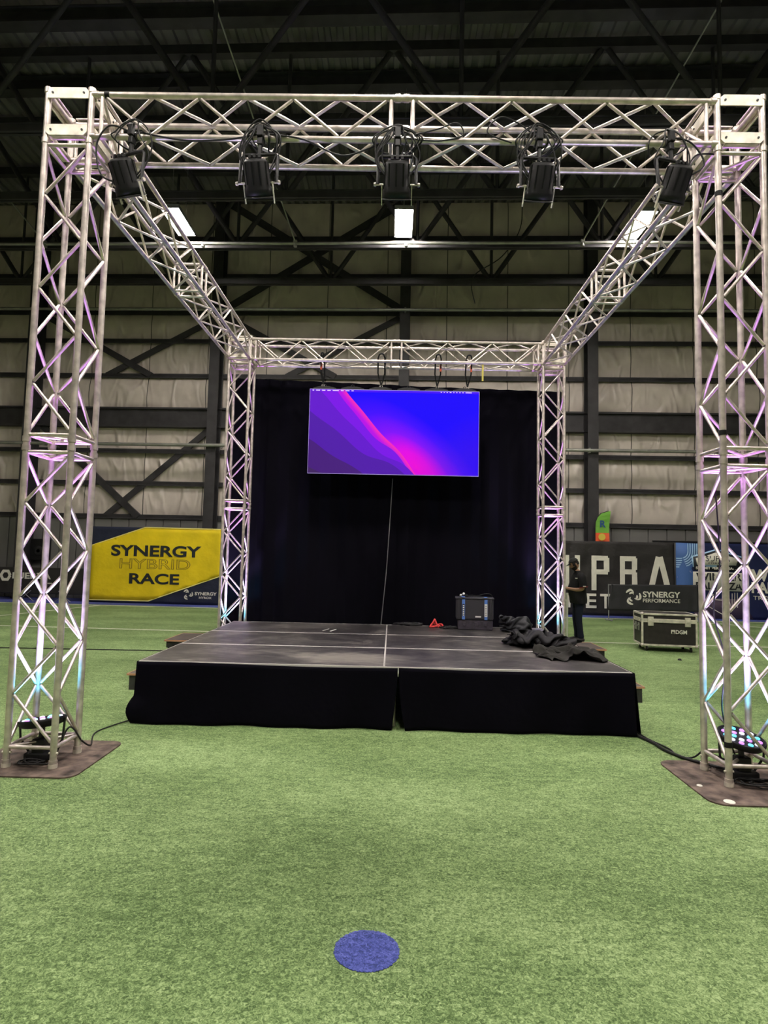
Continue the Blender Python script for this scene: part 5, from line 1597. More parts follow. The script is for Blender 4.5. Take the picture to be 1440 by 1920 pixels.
    [263,220,35,254,238,79,218,243,99,169,238,75,116,228,68,83,223,53,55,223,79,10,216,102,-35,190,102,-83,173,115,-104,136,96,-119,107,83,-155,91,59,-184,41,60,-200,-3,65,-184,-42,73,-149,-78,84,-124,-105,90,-113,-136,82,-104,-177,67,-77,-211,60,-28,-230,59,-5,-271,89,40,-269,92,78,-265,81,121,-287,101,166,-312,126,211,-303,120,234,-270,98,244,-239,76,255,-226,50,271,-211,10],
    [243,190,24,232,209,67,197,213,86,144,209,71,97,207,42,69,189,60,31,195,70,-2,180,106,-47,159,121,-93,137,123,-137,123,110,-159,107,87,-191,81,68,-220,31,63,-237,-12,62,-219,-51,63,-181,-85,66,-156,-112,71,-147,-142,65,-138,-185,55,-113,-220,51,-64,-237,50,-31,-247,93,12,-245,84,50,-244,93,87,-278,112,138,-287,133,184,-279,131,203,-249,103,216,-215,87,236,-200,70,273,-193,42],
    [219,169,10,207,192,49,177,186,76,131,186,47,81,176,32,45,171,40,21,161,73,-13,147,107,-55,126,130,-102,103,126,-141,88,106,-172,74,95,-214,59,85,-255,22,66,-269,-20,49,-249,-58,44,-212,-92,51,-186,-118,54,-176,-149,48,-168,-191,36,-142,-226,32,-97,-250,43,-55,-228,76,-11,-219,87,20,-231,106,57,-265,125,113,-263,137,159,-256,142,176,-228,111,185,-198,87,205,-183,69,246,-172,50],
    [197,157,15,220,170,55,188,163,78,145,165,44,95,159,26,62,150,41,41,144,75,8,135,113,-37,111,121,-85,95,109,-126,88,87,-156,74,74,-191,47,81,-240,15,83,-265,-24,75,-250,-62,71,-213,-98,76,-186,-125,80,-177,-155,74,-168,-197,61,-141,-233,58,-95,-257,66,-55,-231,100,-14,-215,113,13,-240,128,65,-243,136,119,-244,154,164,-235,156,196,-221,127,200,-189,105,219,-173,88,260,-161,69],
    [232,138,23,249,143,67,217,137,91,177,141,54,133,143,23,102,142,42,81,134,75,47,121,111,-2,117,98,-53,113,90,-88,87,71,-116,70,60,-153,46,67,-198,15,82,-224,-23,81,-216,-62,93,-174,-90,91,-147,-118,94,-138,-148,87,-130,-190,77,-106,-227,79,-74,-263,101,-24,-243,123,7,-221,149,44,-214,136,94,-219,154,142,-227,185,187,-215,183,218,-200,154,238,-188,123,256,-170,105,285,-137,89],
    [246,115,28,264,121,73,231,113,95,194,119,54,143,122,37,108,121,28,95,112,65,65,100,104,14,95,96,-37,95,104,-71,69,86,-103,55,78,-145,62,85,-178,18,100,-208,-18,101,-198,-56,114,-164,-93,117,-138,-119,121,-130,-150,113,-124,-193,104,-101,-230,105,-63,-260,125,-8,-259,139,28,-237,159,50,-205,161,102,-200,173,149,-208,204,192,-192,199,218,-175,166,230,-162,131,253,-146,120,287,-115,108],
    [242,83,20,257,89,65,218,90,75,170,95,49,129,105,12,105,90,36,80,84,67,45,74,102,-3,80,120,-54,79,127,-96,70,108,-122,46,105,-166,55,112,-211,19,102,-238,-18,114,-230,-60,115,-196,-98,118,-170,-126,118,-163,-156,110,-157,-199,98,-134,-236,104,-89,-242,130,-39,-260,150,-1,-245,171,25,-217,177,77,-215,188,124,-187,204,166,-175,191,190,-160,156,202,-151,119,227,-152,101,258,-119,90],
    [230,47,10,236,58,55,202,74,42,153,78,17,101,75,9,68,79,25,44,69,59,8,63,94,-28,52,129,-77,54,146,-123,62,136,-154,48,128,-193,26,123,-250,19,110,-273,-20,97,-262,-60,91,-229,-99,95,-204,-128,99,-199,-161,97,-195,-205,96,-173,-243,104,-126,-256,121,-77,-250,152,-40,-250,178,-9,-231,192,39,-207,196,89,-182,186,131,-165,175,156,-166,137,174,-173,102,195,-165,82,228,-134,69],
    [247,30,10,226,35,53,193,58,57,152,54,21,99,54,11,64,55,19,35,50,47,-4,49,79,-35,32,117,-80,31,142,-127,40,144,-160,49,150,-202,36,142,-255,13,132,-282,-23,117,-270,-63,114,-237,-101,119,-212,-131,121,-207,-162,121,-204,-206,118,-181,-244,128,-131,-255,141,-83,-227,154,-38,-239,157,-17,-214,178,28,-188,188,78,-163,177,120,-146,166,144,-148,128,157,-157,92,178,-153,70,216,-135,48],
    [269,47,37,250,45,82,211,36,84,170,32,47,130,31,11,94,30,18,63,23,43,25,23,77,-26,26,79,-67,15,109,-110,33,109,-136,24,131,-170,27,161,-226,12,158,-245,-20,130,-235,-61,132,-201,-98,135,-176,-126,137,-169,-157,130,-165,-199,118,-146,-229,142,-108,-249,173,-53,-232,182,-30,-201,156,10,-193,157,43,-155,174,92,-126,181,132,-108,166,157,-111,129,171,-121,93,194,-117,74,232,-99,54],
    [290,35,60,266,21,100,226,12,103,184,9,67,151,10,25,116,5,17,89,2,47,45,-3,72,-5,6,64,-55,7,78,-102,14,84,-134,17,99,-158,8,136,-199,5,177,-232,-23,160,-210,-59,154,-180,-99,160,-157,-130,164,-157,-161,161,-170,-202,150,-135,-217,171,-94,-231,200,-48,-199,187,-11,-176,171,16,-162,146,59,-130,156,97,-93,177,137,-75,164,163,-78,127,177,-88,92,203,-85,77,247,-72,65],
    [282,17,41,264,0,82,225,-9,86,180,-14,53,147,-15,11,114,-22,26,78,-23,45,30,-24,62,-21,-16,54,-67,-17,78,-113,-13,87,-143,-8,104,-176,-13,135,-204,-19,185,-248,-33,180,-237,-65,156,-205,-103,169,-182,-131,178,-180,-163,176,-183,-207,172,-152,-238,175,-116,-219,207,-72,-187,187,-36,-174,161,-9,-151,146,35,-120,147,75,-84,163,116,-66,149,143,-66,114,160,-71,78,184,-74,60,228,-69,45],
    [256,11,10,253,-19,47,215,-31,52,171,-33,18,118,-44,19,82,-42,9,46,-41,26,-3,-38,42,-40,-44,76,-85,-45,102,-131,-40,110,-164,-38,125,-177,-38,168,-222,-54,202,-269,-62,200,-277,-73,160,-240,-107,147,-215,-134,153,-205,-163,144,-206,-208,139,-194,-238,170,-157,-224,204,-113,-191,184,-77,-178,159,-47,-153,159,-5,-120,155,40,-87,143,82,-77,128,113,-87,96,147,-108,92,164,-109,67,205,-103,46],
    [280,0,9,252,-35,26,215,-49,33,162,-60,19,110,-67,9,73,-68,11,36,-65,27,-11,-64,44,-49,-69,79,-94,-71,105,-138,-64,119,-170,-62,134,-178,-63,178,-226,-79,207,-272,-89,206,-295,-89,170,-263,-117,141,-239,-144,149,-227,-166,129,-232,-209,140,-218,-229,178,-178,-210,205,-136,-186,173,-100,-168,151,-70,-142,153,-26,-113,142,24,-94,123,66,-84,108,100,-110,94,133,-131,88,159,-135,71,183,-114,38],
    [295,-31,9,273,-56,44,241,-69,22,188,-80,31,134,-83,27,97,-84,29,58,-91,35,7,-92,39,-43,-81,48,-89,-75,72,-133,-64,85,-149,-78,112,-155,-77,157,-202,-94,188,-248,-103,184,-286,-122,179,-273,-151,139,-255,-169,167,-225,-158,162,-247,-196,169,-214,-201,198,-169,-176,200,-122,-153,174,-96,-134,141,-62,-121,125,-15,-100,111,31,-69,99,72,-70,77,94,-105,60,123,-132,56,145,-112,49,166,-104,9],
],
}


def folded_cloth(name, key, ma, loc, scale, rot, label, cat):
    rows_ = FOLDS[key]
    M_, N_ = len(rows_), len(rows_[0]) // 3
    vs = []
    for row in rows_:
        for k in range(0, len(row), 3):
            vs.append((row[k] * .001 * scale[0], row[k + 1] * .001 * scale[1], max(.004, row[k + 2] * .001 * scale[2])))
    m1 = MB()
    m1.add(vs, [(j * N_ + i_, j * N_ + i_ + 1, (j + 1) * N_ + i_ + 1, (j + 1) * N_ + i_) for j in range(M_ - 1) for i_ in range(N_ - 1)], 0, True)
    o = m1.build(name, ma, recalc=False)
    o.location = loc
    o.rotation_euler = (0, 0, rot)
    sb = o.modifiers.new('sub', 'SUBSURF')
    sb.levels = 1
    sb.render_levels = 1
    md = o.modifiers.new('thick', 'SOLIDIFY')
    md.thickness = .003
    return tag(o, label, cat)


folded_cloth('cloth_pile', 'pile', CLOTH, (1.88, 2.98, SH), (1.0, 1.25, .52), R(0), 'large crumpled pile of black cloth on the right of the stage', 'cloth')
folded_cloth('spread_cloth', 'spread', CLOTH_W, (2.03, 2.24, SH), (.72, .85, .8), R(8), 'flatter faded black cloth lying in front of the crumpled black pile', 'cloth')
folded_cloth('black_bag', 'bag', CLOTH_BAG, (1.85, 4.46, SH), (.88, .85, 1.25), 0, 'limp black fabric bag slumped beside the blue taped case', 'bag')
RED = mat('red_strap', (.75, .06, .06), .55)
e = empty('red_strap', (.70, 4.75, SH))
tag(e, 'small tangle of red strap on the rear of the stage', 'strap')
m1 = MB()
for k, pts in enumerate(([(-.09, -.02, .01), (-.04, 0, .09), (-.02, .02, .12), (.01, 0, .05), (.06, -.02, .02), (.1, 0, .015)],
                         [(-.08, .03, .01), (0, .04, .03), (.08, .02, .05), (.10, -.03, .02), (.02, -.05, .015)],
                         [(-.1, -.05, .01), (-.05, .02, .06), (.02, .0, .04), (-.03, -.06, .02), (-.09, -.05, .012)])):
    m1.path(smooth_pts(pts, 6), .014, 6)
m1.build('webbing', RED, e)
cable(coil(.30, 4.95, SH, .17, 5, .04, seed=8), 'heap of black cable on the stage left of the red strap', .011)
cable(coil(.93, 4.65, SH, .13, 3.5, .04, seed=4), 'loose black cable on the stage between red strap and case', .009)

# ------------------------------------------------------------------ flight case
PLY = mat('flightcase_panel', (.022, .018, .018), .5, 0, .4, var=(12, .3))
e = empty('flight_case', (4.76, 6.95, 0), (0, 0, -.14))
tag(e, 'black flight case with aluminium edges on castors behind the stage', 'flight case')
FW, FD, F0, F1 = .99, .62, .105, .71
zl = .575


def edges(mb, x0, y0, z0, x1, y1, z1, t=.034):
    for y in (y0, y1):
        for z in (z0, z1):
            mb.box(((x0 + x1) / 2, y, z), (x1 - x0 + t * .4, t, t), bev=.004)
    for x in (x0, x1):
        for z in (z0, z1):
            mb.box((x, (y0 + y1) / 2, z), (t, y1 - y0, t), bev=.004)
        for y in (y0, y1):
            mb.box((x, y, (z0 + z1) / 2), (t, t, z1 - z0), bev=.004)


m1 = MB()
m1.box((FW / 2, FD / 2, (F0 + zl) / 2), (FW - .02, FD - .02, zl - F0))
m1.build('body', PLY, e)
m1 = MB()
edges(m1, .012, .012, F0 + .015, FW - .012, FD - .012, zl - .018)
m1.build('body_edging', ALU_PLATE, e)
lid = MB()
lid.box((FW / 2, FD / 2, (zl + F1) / 2 + .005), (FW - .02, FD - .02, F1 - zl - .01))
lo_ = lid.build('lid', PLY, e)
m1 = MB()
edges(m1, .012, .012, zl + .02, FW - .012, FD - .012, F1 - .015)
m1.build('lid_edging', ALU_PLATE, lo_)
for xx in (.16, FW - .17):
    m1 = MB()
    m1.box((xx, -.012, zl - .01), (.10, .02, .17), bev=.004)
    m1.box((xx, -.026, zl + .0), (.05, .012, .045), bev=.004)
    m1.build('latch', ALU_PLATE, e)
m1 = MB()
for yy in (.2, .42):
    m1.box((-.002, yy, .44), (.01, .13, .15), bev=.003)
    m1.path([(-.014, yy - .04, .47), (-.03, yy - .03, .45), (-.03, yy + .03, .45), (-.014, yy + .04, .47)], .006, 6)
m1.build('side_handle', STEEL_PIPE, e)
for (xx, yy) in ((.10, .08), (FW - .10, .08), (.10, FD - .08), (FW - .10, FD - .08)):
    m1 = MB()
    m1.tube((xx - .015, yy - .02, .045), (xx + .015, yy - .02, .045), .045, 16)
    m1.build('castor', BLACK_PLASTIC, e)
    m2 = MB()
    m2.box((xx, yy, .098), (.09, .09, .012))
    for s in (-1, 1):
        m2.box((xx + s * .024, yy - .01, .07), (.006, .03, .06))
    m2.build('castor_fork', ALU_PLATE, e)
for xx, zz in ((.0, F0 + .01), (FW, F0 + .01), (0, F1 - .01), (FW, F1 - .01)):
    m1 = MB()
    m1.lathe([(.012, -.04), (.032, -.02), (.036, 0), (.03, .02), (.01, .032)], (min(max(xx, .014), FW - .014), .014, zz), (0, -1, 0), 12)
    m1.build('ball_corner', ALU, e)
text_mesh('lettering', 'DGM', WHITE_PAINT, e, .20, .075, (.605, -.004, .34), bold=.03, depth=.003)
m1 = MB()
m1.box((.560, -.003, .377), (.07, .003, .075))
m1.prism([(.53, .345), (.555, .40), (.57, .365), (.575, .385), (.59, .345)], -.008, -.005, mi=1)
m1.build('logo_box', [WHITE_PAINT, PLY], e)

# ------------------------------------------------------------------ banners and signs by the far wall
fB = wall_frame(14.3)
WM = Matrix.Rotation(WROT, 3, 'Z')


def banner_fn(seed, amp=.02, fx_=3.0):
    def off(x, z):
        return amp * noise.noise(Vector((x * fx_, z * 1.5, seed))) + amp * .5 * noise.noise(Vector((x * fx_ * 2.5, z * 3, seed + 4)))
    return off


def fabric(name, color, scale=5, strength=.5, rough=.6, spec=.3):
    return mat(name, color, rough, 0, spec, bump=(scale, strength, .05, 6), var=(scale * .6, .12))


def banner(y0, x0, x1, z0, z1, seed, ma, label, amp=.02, cat='banner'):
    f = wall_frame(y0)
    base = f((x0, 0, z0))
    e = empty('banner', base)
    tag(e, label, cat)
    off = banner_fn(seed, amp)
    m1 = MB()
    m1.grid(80, 24, lambda u, v: f((x0 + (x1 - x0) * u, off(x0 + (x1 - x0) * u, z0 + (z1 - z0) * v), z0 + (z1 - z0) * v)) - base)
    o = m1.build('cloth', ma, e, recalc=False)
    md = o.modifiers.new('thick', 'SOLIDIFY')
    md.thickness = .006

    def place(p):                       # local x,z on banner, y pushes towards viewer when negative
        return f((p[0], off(p[0], p[2]) - .012 + p[1], p[2])) - base
    return e, place, f, base


def poly_patch(e, place, name, ma, poly, push=0.0, sub=.18):
    """flat polygon split so it follows the cloth"""
    bm = bmesh.new()
    vs = [bm.verts.new((x, 0, z)) for x, z in poly]
    bm.faces.new(vs)
    xs = [p[0] for p in poly]
    zs_ = [p[1] for p in poly]
    x = min(xs) + sub
    while x < max(xs):
        bmesh.ops.bisect_plane(bm, geom=bm.verts[:] + bm.edges[:] + bm.faces[:], plane_co=(x, 0, 0), plane_no=(1, 0, 0))
        x += sub
    z = min(zs_) + sub
    while z < max(zs_):
        bmesh.ops.bisect_plane(bm, geom=bm.verts[:] + bm.edges[:] + bm.faces[:], plane_co=(0, 0, z), plane_no=(0, 0, 1))
        z += sub
    for v in bm.verts:
        v.co = place(Vector((v.co.x, push, v.co.z)))
    me = bpy.data.meshes.new(name)
    bm.to_mesh(me)
    bm.free()
    me.materials.append(ma)
    for p in me.polygons:
        p.use_smooth = True
    o = bpy.data.objects.new(name, me)
    col.objects.link(o)
    o.parent = e
    md = o.modifiers.new('thick', 'SOLIDIFY')
    md.thickness = .004
    return o


def ribbon_poly(pts, widths):
    """closed 2D outline from centre line"""
    L_, R_ = [], []
    for i_ in range(len(pts)):
        a = Vector(pts[max(i_ - 1, 0)])
        c = Vector(pts[min(i_ + 1, len(pts) - 1)])
        d = (c - a).normalized()
        n_ = Vector((-d.y, d.x)) * widths[i_] / 2
        p = Vector(pts[i_])
        L_.append(p + n_)
        R_.append(p - n_)
    return L_, R_


def ribbon(mb, place, pts, widths, push=-.004, mi=0):
    L_, R_ = ribbon_poly(pts, widths)
    n_ = len(pts)
    vs = [place(Vector((p.x, push, p.y))) for p in L_ + R_]
    mb.add(vs, [(i_, i_ + 1, n_ + i_ + 1, n_ + i_) for i_ in range(n_ - 1)], mi)
    vs2 = [place(Vector((p.x, push - .003, p.y))) for p in L_ + R_]
    mb.add(vs2, [(i_, i_ + 1, n_ + i_ + 1, n_ + i_) for i_ in range(n_ - 1)], mi)


def swirl(e, place, cx_, cz_, r_, ma):
    m1 = MB()
    for k in range(3):
        a0 = R(150 - 120 * k)
        for (ra, rb, aa, ab, w0) in ((1.0, .95, 0, -75, .30), (.58, .55, -8, -80, .25)):
            pts, wd = [], []
            for j in range(12):
                t = j / 11
                a = a0 + R(aa + (ab - aa) * t)
                rad = ra + (rb - ra) * t
                if t > .6:
                    rad *= 1 - (t - .6) * 1.1
                pts.append((cx_ + r_ * rad * math.cos(a), cz_ + r_ * rad * math.sin(a)))
                wd.append(r_ * w0 * (.25 + .75 * math.sin(math.pi * min(1, t * 1.0 + .08))))
            ribbon(m1, place, pts, wd)
    m1.build('swirl_logo', ma, e)


# yellow race banner
NAVY = fabric('navy_cloth', (.018, .022, .045))
YEL = fabric('yellow_cloth', (.80, .60, .012), 2.2, .8)
YEL_L = mat('yellow_line', (.9, .8, .25), .6)
x0, x1, z0, z1 = -9.66, -5.42, .012, 2.42
e, pl, fb_, bs_ = banner(14.3, x0, x1, z0, z1, 3, NAVY, 'large yellow and navy race banner on the far wall left of the stage')
poly_patch(e, pl, 'yellow_field', YEL, [(x0, .09), (-7.69, .09), (x1, .92), (x1, 2.40), (-7.89, 2.42), (x0, 1.80)])
m1 = MB()
ribbon(m1, pl, [(x0, 1.80), (-8.8, 2.1), (-7.89, 2.42), (-6.6, 2.41), (x1, 2.40)], [.03] * 5, -.008)
ribbon(m1, pl, [(x0, .09), (-8.6, .09), (-7.69, .09), (-6.6, .49), (x1, .92)], [.03] * 5, -.008)
m1.build('pale_border', YEL_L, e)
text_mesh('lettering', 'SYNERGY', LETTER_BLACK, e, 2.92, .36, (-8.97, -.01, 1.49), bold=.03, depth=.004, frame=pl)
text_mesh('lettering', 'HYBRID', mat('outline_dark_yellow', (.30, .22, .01), .6), e, 2.3, .32, (-8.68, -.006, 1.10), bold=.0, depth=.004, frame=pl, outline=True)
text_mesh('lettering', 'RACE', LETTER_BLACK, e, 1.62, .34, (-8.34, -.01, .62), bold=.03, depth=.004, frame=pl)
swirl(e, pl, -6.42, .33, .15, WHITE_PAINT)
text_mesh('lettering', 'SYNERGY', WHITE_PAINT, e, .70, .10, (-6.20, -.006, .31), bold=.03, depth=.003, frame=pl)
text_mesh('lettering', 'HYROX', WHITE_PAINT, e, .40, .07, (-6.06, -.006, .20), bold=.02, depth=.003, frame=pl)

# far left black banner
BLKC = fabric('black_banner_cloth', (.026, .024, .024), 3, 1.0)
e, pl, fb_, bs_ = banner(14.4, -14.6, -9.75, .22, 1.06, 8, BLKC, 'low black banner with white lettering at the far left of the wall')
m1 = MB()
hexp = [(-12.46 + .155 * math.cos(R(60 * k)), .79 + .155 * math.sin(R(60 * k))) for k in range(7)]
ribbon(m1, pl, hexp, [.10] * 7, -.006)
m1.build('hexagon_logo', WHITE_PAINT, e)
text_mesh('lettering', 'FUERZA', WHITE_PAINT, e, 1.28, .2, (-12.23, -.006, .69), bold=.03, depth=.003, frame=pl)
m1 = MB()
for k in range(2):
    ribbon(m1, pl, [(-11.2, .56 - k * .0), (-10.9, .56)], [.04, .04], -.006)
m1.build('small_marks', WHITE_PAINT, e)
LEGM = mat('stand_leg_metal', (.3, .3, .32), .4, .5)
for x, lab in ((-11.5, 'left folding stand leg below the low black banner'), (-10.3, 'right folding stand leg below the low black banner')):
    m1 = MB()
    p = fB((x, -.3, 0))
    m1.tube(p + Vector((-.25, 0, .01)), p + Vector((.15, 0, .35)), .012, 6)
    m1.tube(p + Vector((.25, 0, .01)), p + Vector((-.15, 0, .35)), .012, 6)
    tag(m1.build('stand_leg', LEGM), lab, 'stand')

# dark supra banner
e, pl, fb_, bs_ = banner(14.25, 3.4, 8.62, .02, 2.27, 12, BLKC, 'wide black banner with large white letters right of the backdrop', amp=.03)
LW = mat('cream_letter', (.74, .72, .62), .6, var=(6, .08))
text_mesh('lettering', 'S', LW, e, .50, 1.02, (4.42, -.006, .80), bold=.02, depth=.003, frame=pl)


def block_letter(polys, name='lettering'):
    for poly in polys:
        poly_patch(e, pl, name, LW, poly, -.006, .3)


def bars(rects):
    m = MB()
    for (a, b_, c, d) in rects:
        vs = [pl(Vector((x, -.012, z))) for x, z in ((a, b_), (c, b_), (c, d), (a, d))] + [pl(Vector((x, .0, z))) for x, z in ((a, b_), (c, b_), (c, d), (a, d))]
        m.add(vs, [(0, 1, 2, 3), (7, 6, 5, 4), (0, 4, 5, 1), (1, 5, 6, 2), (2, 6, 7, 3), (3, 7, 4, 0)])
    m.build('lettering', LW, e)


zt_, zb_ = 1.83, .80
t_ = .15
bars([(5.30, zb_ + .1, 5.30 + t_, zt_), (5.62, zb_ + .1, 5.62 + t_, zt_), (5.33, zb_, 5.74, zb_ + .16)])                                       # U
bars([(6.12, zb_ - .03, 6.12 + t_, zt_), (6.12, zt_ - .15, 6.62, zt_), (6.50, 1.34, 6.66, zt_ - .06), (6.12, 1.26, 6.62, 1.41)])             # P
bars([(6.98, zb_, 6.98 + t_, zt_), (6.98, zt_ - .15, 7.46, zt_), (7.34, 1.42, 7.50, zt_ - .06), (6.98, 1.28, 7.46, 1.43), (7.34, zb_, 7.50, 1.34)])   # R
m1 = MB()
ribbon(m1, pl, [(7.90, zb_ + .02), (8.02, 1.35), (8.14, zt_)], [.17, .17, .17], -.008)
ribbon(m1, pl, [(8.42, zb_ + .02), (8.30, 1.35), (8.18, zt_)], [.17, .17, .17], -.008)
m1.build('lettering', LW, e)
xl = 4.4
for ch, xa in zip('ATHLETICS', (4.42, 4.80, 5.17, 5.56, 5.95, 6.38, 6.80, 6.98, 7.36)):
    text_mesh('lettering', ch, LW, e, .32 if ch != 'I' else .08, .44, (xa, -.008, .23), bold=.02, depth=.003, frame=pl)

# blue winter banner
BLUC = fabric('blue_banner_cloth', (.012, .018, .075), 3, .4)
MIDB = mat('mid_blue_print', (.05, .13, .36), .6)
PALEB = mat('pale_blue_print', (.38, .6, .85), .6)
LILAC = mat('lilac_print', (.24, .24, .50), .6)
PURPB = mat('purple_print', (.09, .06, .10), .6)
e, pl, fb_, bs_ = banner(14.2, 8.64, 12.9, .02, 2.28, 20, BLUC, 'dark blue winter event banner at the far right with a cream shield', amp=.02)
poly_patch(e, pl, 'blue_field', MIDB, [(8.64, .3), (9.1, .3), (9.3, 1.0), (9.1, 1.5), (9.5, 2.25), (8.64, 2.28)], -.003, .4)
m1 = MB()
for k in range(5):
    rr_ = .22 + .065 * k
    pts = [(8.64, 2.02 - rr_)] + [(8.78 + rr_ * math.cos(R(a)), 2.02 + rr_ * math.sin(R(a))) for a in range(-90, 1, 15)] + [(8.78 + rr_, 2.26)]
    ribbon(m1, pl, pts, [.03] * len(pts), -.006)
m1.build('arc_stripes', PALEB, e)
m1 = MB()
ribbon(m1, pl, [(8.7, 1.17), (8.9, 1.27), (9.1, 1.37)], [.16, .16, .16], -.005)
m1.build('slanted_band', LILAC, e)
poly_patch(e, pl, 'purple_field', PURPB, [(9.1, .02), (10.9, .02), (10.6, .6), (9.8, .62), (9.3, .5)], -.003, .4)
poly_patch(e, pl, 'shield_rim', PALEB, [(9.14, 1.55), (9.09, 1.88), (9.50, 2.0), (9.86, 2.12), (10.22, 2.0), (10.64, 1.88), (10.60, 1.55)], -.004, .5)
poly_patch(e, pl, 'shield_inner', LETTER_BLACK, [(9.18, 1.45), (9.14, 1.85), (9.51, 1.96), (9.86, 2.08), (10.22, 1.96), (10.60, 1.85), (10.56, 1.45)], -.008, .5)
poly_patch(e, pl, 'shield', LW, [(9.26, 1.62), (9.22, 1.82), (9.55, 1.90), (9.86, 2.02), (10.18, 1.90), (10.51, 1.82), (10.49, 1.62)], -.012, .5)
text_mesh('lettering', 'SUPRA', LETTER_BLACK, e, .72, .17, (9.52, -.018, 1.73), bold=.0, depth=.003, frame=pl)
text_mesh('lettering', 'ATHLETICS', LETTER_BLACK, e, .60, .05, (9.58, -.018, 1.65), bold=.0, depth=.003, frame=pl)
text_mesh('lettering', 'SUMMIT PERFORMANCE', LW, e, 1.34, .08, (9.22, -.014, 1.485), bold=.03, depth=.003, frame=pl)
poly_patch(e, pl, 'cream_plate', LW, [(9.14, .86), (10.66, .84), (10.66, 1.40), (9.14, 1.41)], -.012, .5)
text_mesh('lettering', 'WINTER', LETTER_BLACK, e, 1.36, .23, (9.22, -.02, 1.15), bold=.03, depth=.003, frame=pl)
text_mesh('lettering', 'PALOOZA', LETTER_BLACK, e, 1.36, .22, (9.22, -.02, .88), bold=.03, depth=.003, frame=pl)
m1 = MB()
st5 = []
for k in range(10):
    rr_ = .065 if k % 2 == 0 else .027
    st5.append((9.69 + rr_ * math.sin(R(36 * k)), .72 + rr_ * math.cos(R(36 * k))))
m1.prism(st5, -.008, -.004, f=lambda v: pl(v))
m1.build('star', LW, e)
m1 = MB()
for pts in ([(9.3, .80), (9.45, .52), (9.52, .60), (10.2, .55), (10.26, .3)], [(10.28, .78), (10.28, .35)], [(10.36, .8), (10.36, .35)], [(10.44, .8), (10.44, .35)], [(9.5, .42), (10.0, .14)]):
    ribbon(m1, pl, pts, [.02] * len(pts), -.008)
m1.build('line_art', LW, e)
text_mesh('lettering', 'WINTER', LW, e, 1.75, .36, (10.86, -.01, 1.16), bold=.04, depth=.003, frame=pl)
text_mesh('lettering', 'PALOOZA', LW, e, 1.85, .34, (10.86, -.01, .80), bold=.04, depth=.003, frame=pl)
text_mesh('lettering', 'TROIS', LW, e, .62, .12, (10.9, -.01, .60), bold=.0, depth=.003, frame=pl)

# top rail over the banners
m1 = MB()
m1.tube(wall_frame(14.32)((8.0, 0, 2.31)), wall_frame(14.32)((12.9, 0, 2.31)), .03, 8)
tag(m1.build('banner_rail', BLACK_METAL), 'black rail along the top of the dark blue banner', 'rail')

# small speaker on wall at the left
m1 = MB()
m1.box((0, 0, 0), (.55, .3, .72), bev=.02)
o = m1.build('wall_speaker', BLACK_PLASTIC, loc=fW((-11.95, -.28, 1.64)))
tag(o, 'black box speaker on the grey wall above the low black banner', 'speaker')
m2 = MB()
m2.lathe([(.17, 0), (.16, .01), (.06, -.0)], (0, -.152, -.05), (0, -1, 0), 20)
m2.build('speaker_cone', BLACK_METAL, o)

# synergy performance sign on a stand
SIGN = fabric('sign_cloth', (.028, .028, .032), 2.5, .7)
e = empty('low_sign', (6.2, 12.7, 0))
tag(e, 'low black cloth sign with white swirl logo behind the flight case', 'sign')
offs = banner_fn(31, .03)


def sp_(p):
    return Vector((p[0], offs(p[0], p[2]) - .012 + p[1], p[2]))


m1 = MB()


def sgn(u, v):
    x = 2.5 * u
    z = .29 + (.72 + .04 * u) * v
    x2 = x + (.10 * (v - .5) if u < .03 else 0)
    return Vector((x2, offs(x, z), z - (.05 * (1 - v) * (1 - u) * 0)))


m1.grid(60, 16, sgn)
o = m1.build('cloth', SIGN, e, recalc=False)
md = o.modifiers.new('thick', 'SOLIDIFY')
md.thickness = .01
swirl(e, sp_, .65, .68, .21, WHITE_PAINT)
text_mesh('lettering', 'SYNERGY', WHITE_PAINT, e, 1.05, .17, (.93, -.008, .67), bold=.025, depth=.003, frame=sp_)
text_mesh('lettering', 'PERFORMANCE', WHITE_PAINT, e, 1.05, .105, (.93, -.008, .53), bold=.01, depth=.003, frame=sp_)
for s_, xx in ((0, -.02), (1, 2.52)):
    m1 = MB()
    m1.tube((xx, .03, 0), (xx, .03, 1.02), .016, 8)
    m1.tube((xx, -.25, .012), (xx, .3, .012), .016, 8)
    m1.tube((xx - .08, .03, .012), (xx + .12, .03, .012), .012, 8)
    m1.build('stand_leg', LEGM, e)
m1 = MB()
m1.tube((-.02, .03, 1.0), (2.52, .03, 1.02), .014, 8)
m1.build('top_bar', LEGM, e)

# feather flag
e = empty('feather_flag', wall_frame(14.7)((6.5, 0, 0)))
tag(e, 'green and orange feather flag standing behind the black banner', 'flag')
GRN = mat('flag_green', (.22, .55, .08), .6)
ORG = mat('flag_orange', (.85, .13, .04), .6)
m1 = MB()
sk = []
for k in range(13):
    z = 1.0 + 2.24 * (1 - (1 - k / 12) ** 1.35)
    t = (z - 1.0) / 2.24
    xl_ = -.10 + (0 if t < .80 else .42 * (1 - max(0, 1 - ((t - .80) / .20) ** 2.0) ** .5))
    xr_ = .30 + .06 * t
    sk.append((z, xl_, max(xr_, xl_ + .03)))
for k in range(12):
    z_a, la, ra = sk[k]
    z_b, lb, rb = sk[k + 1]
    mi = 0 if z_a >= 2.5 else 1
    m1.add([(la, .02 * math.sin(k), z_a), (ra, .05 * math.cos(k * .8), z_a), (rb, .05 * math.cos(k * .8 + .8), z_b), (lb, .02 * math.sin(k + 1), z_b)], [(0, 1, 2, 3)], mi)
o = m1.build('flag_cloth', [GRN, ORG], e, recalc=False)
md = o.modifiers.new('thick', 'SOLIDIFY')
md.thickness = .006
m1 = MB()
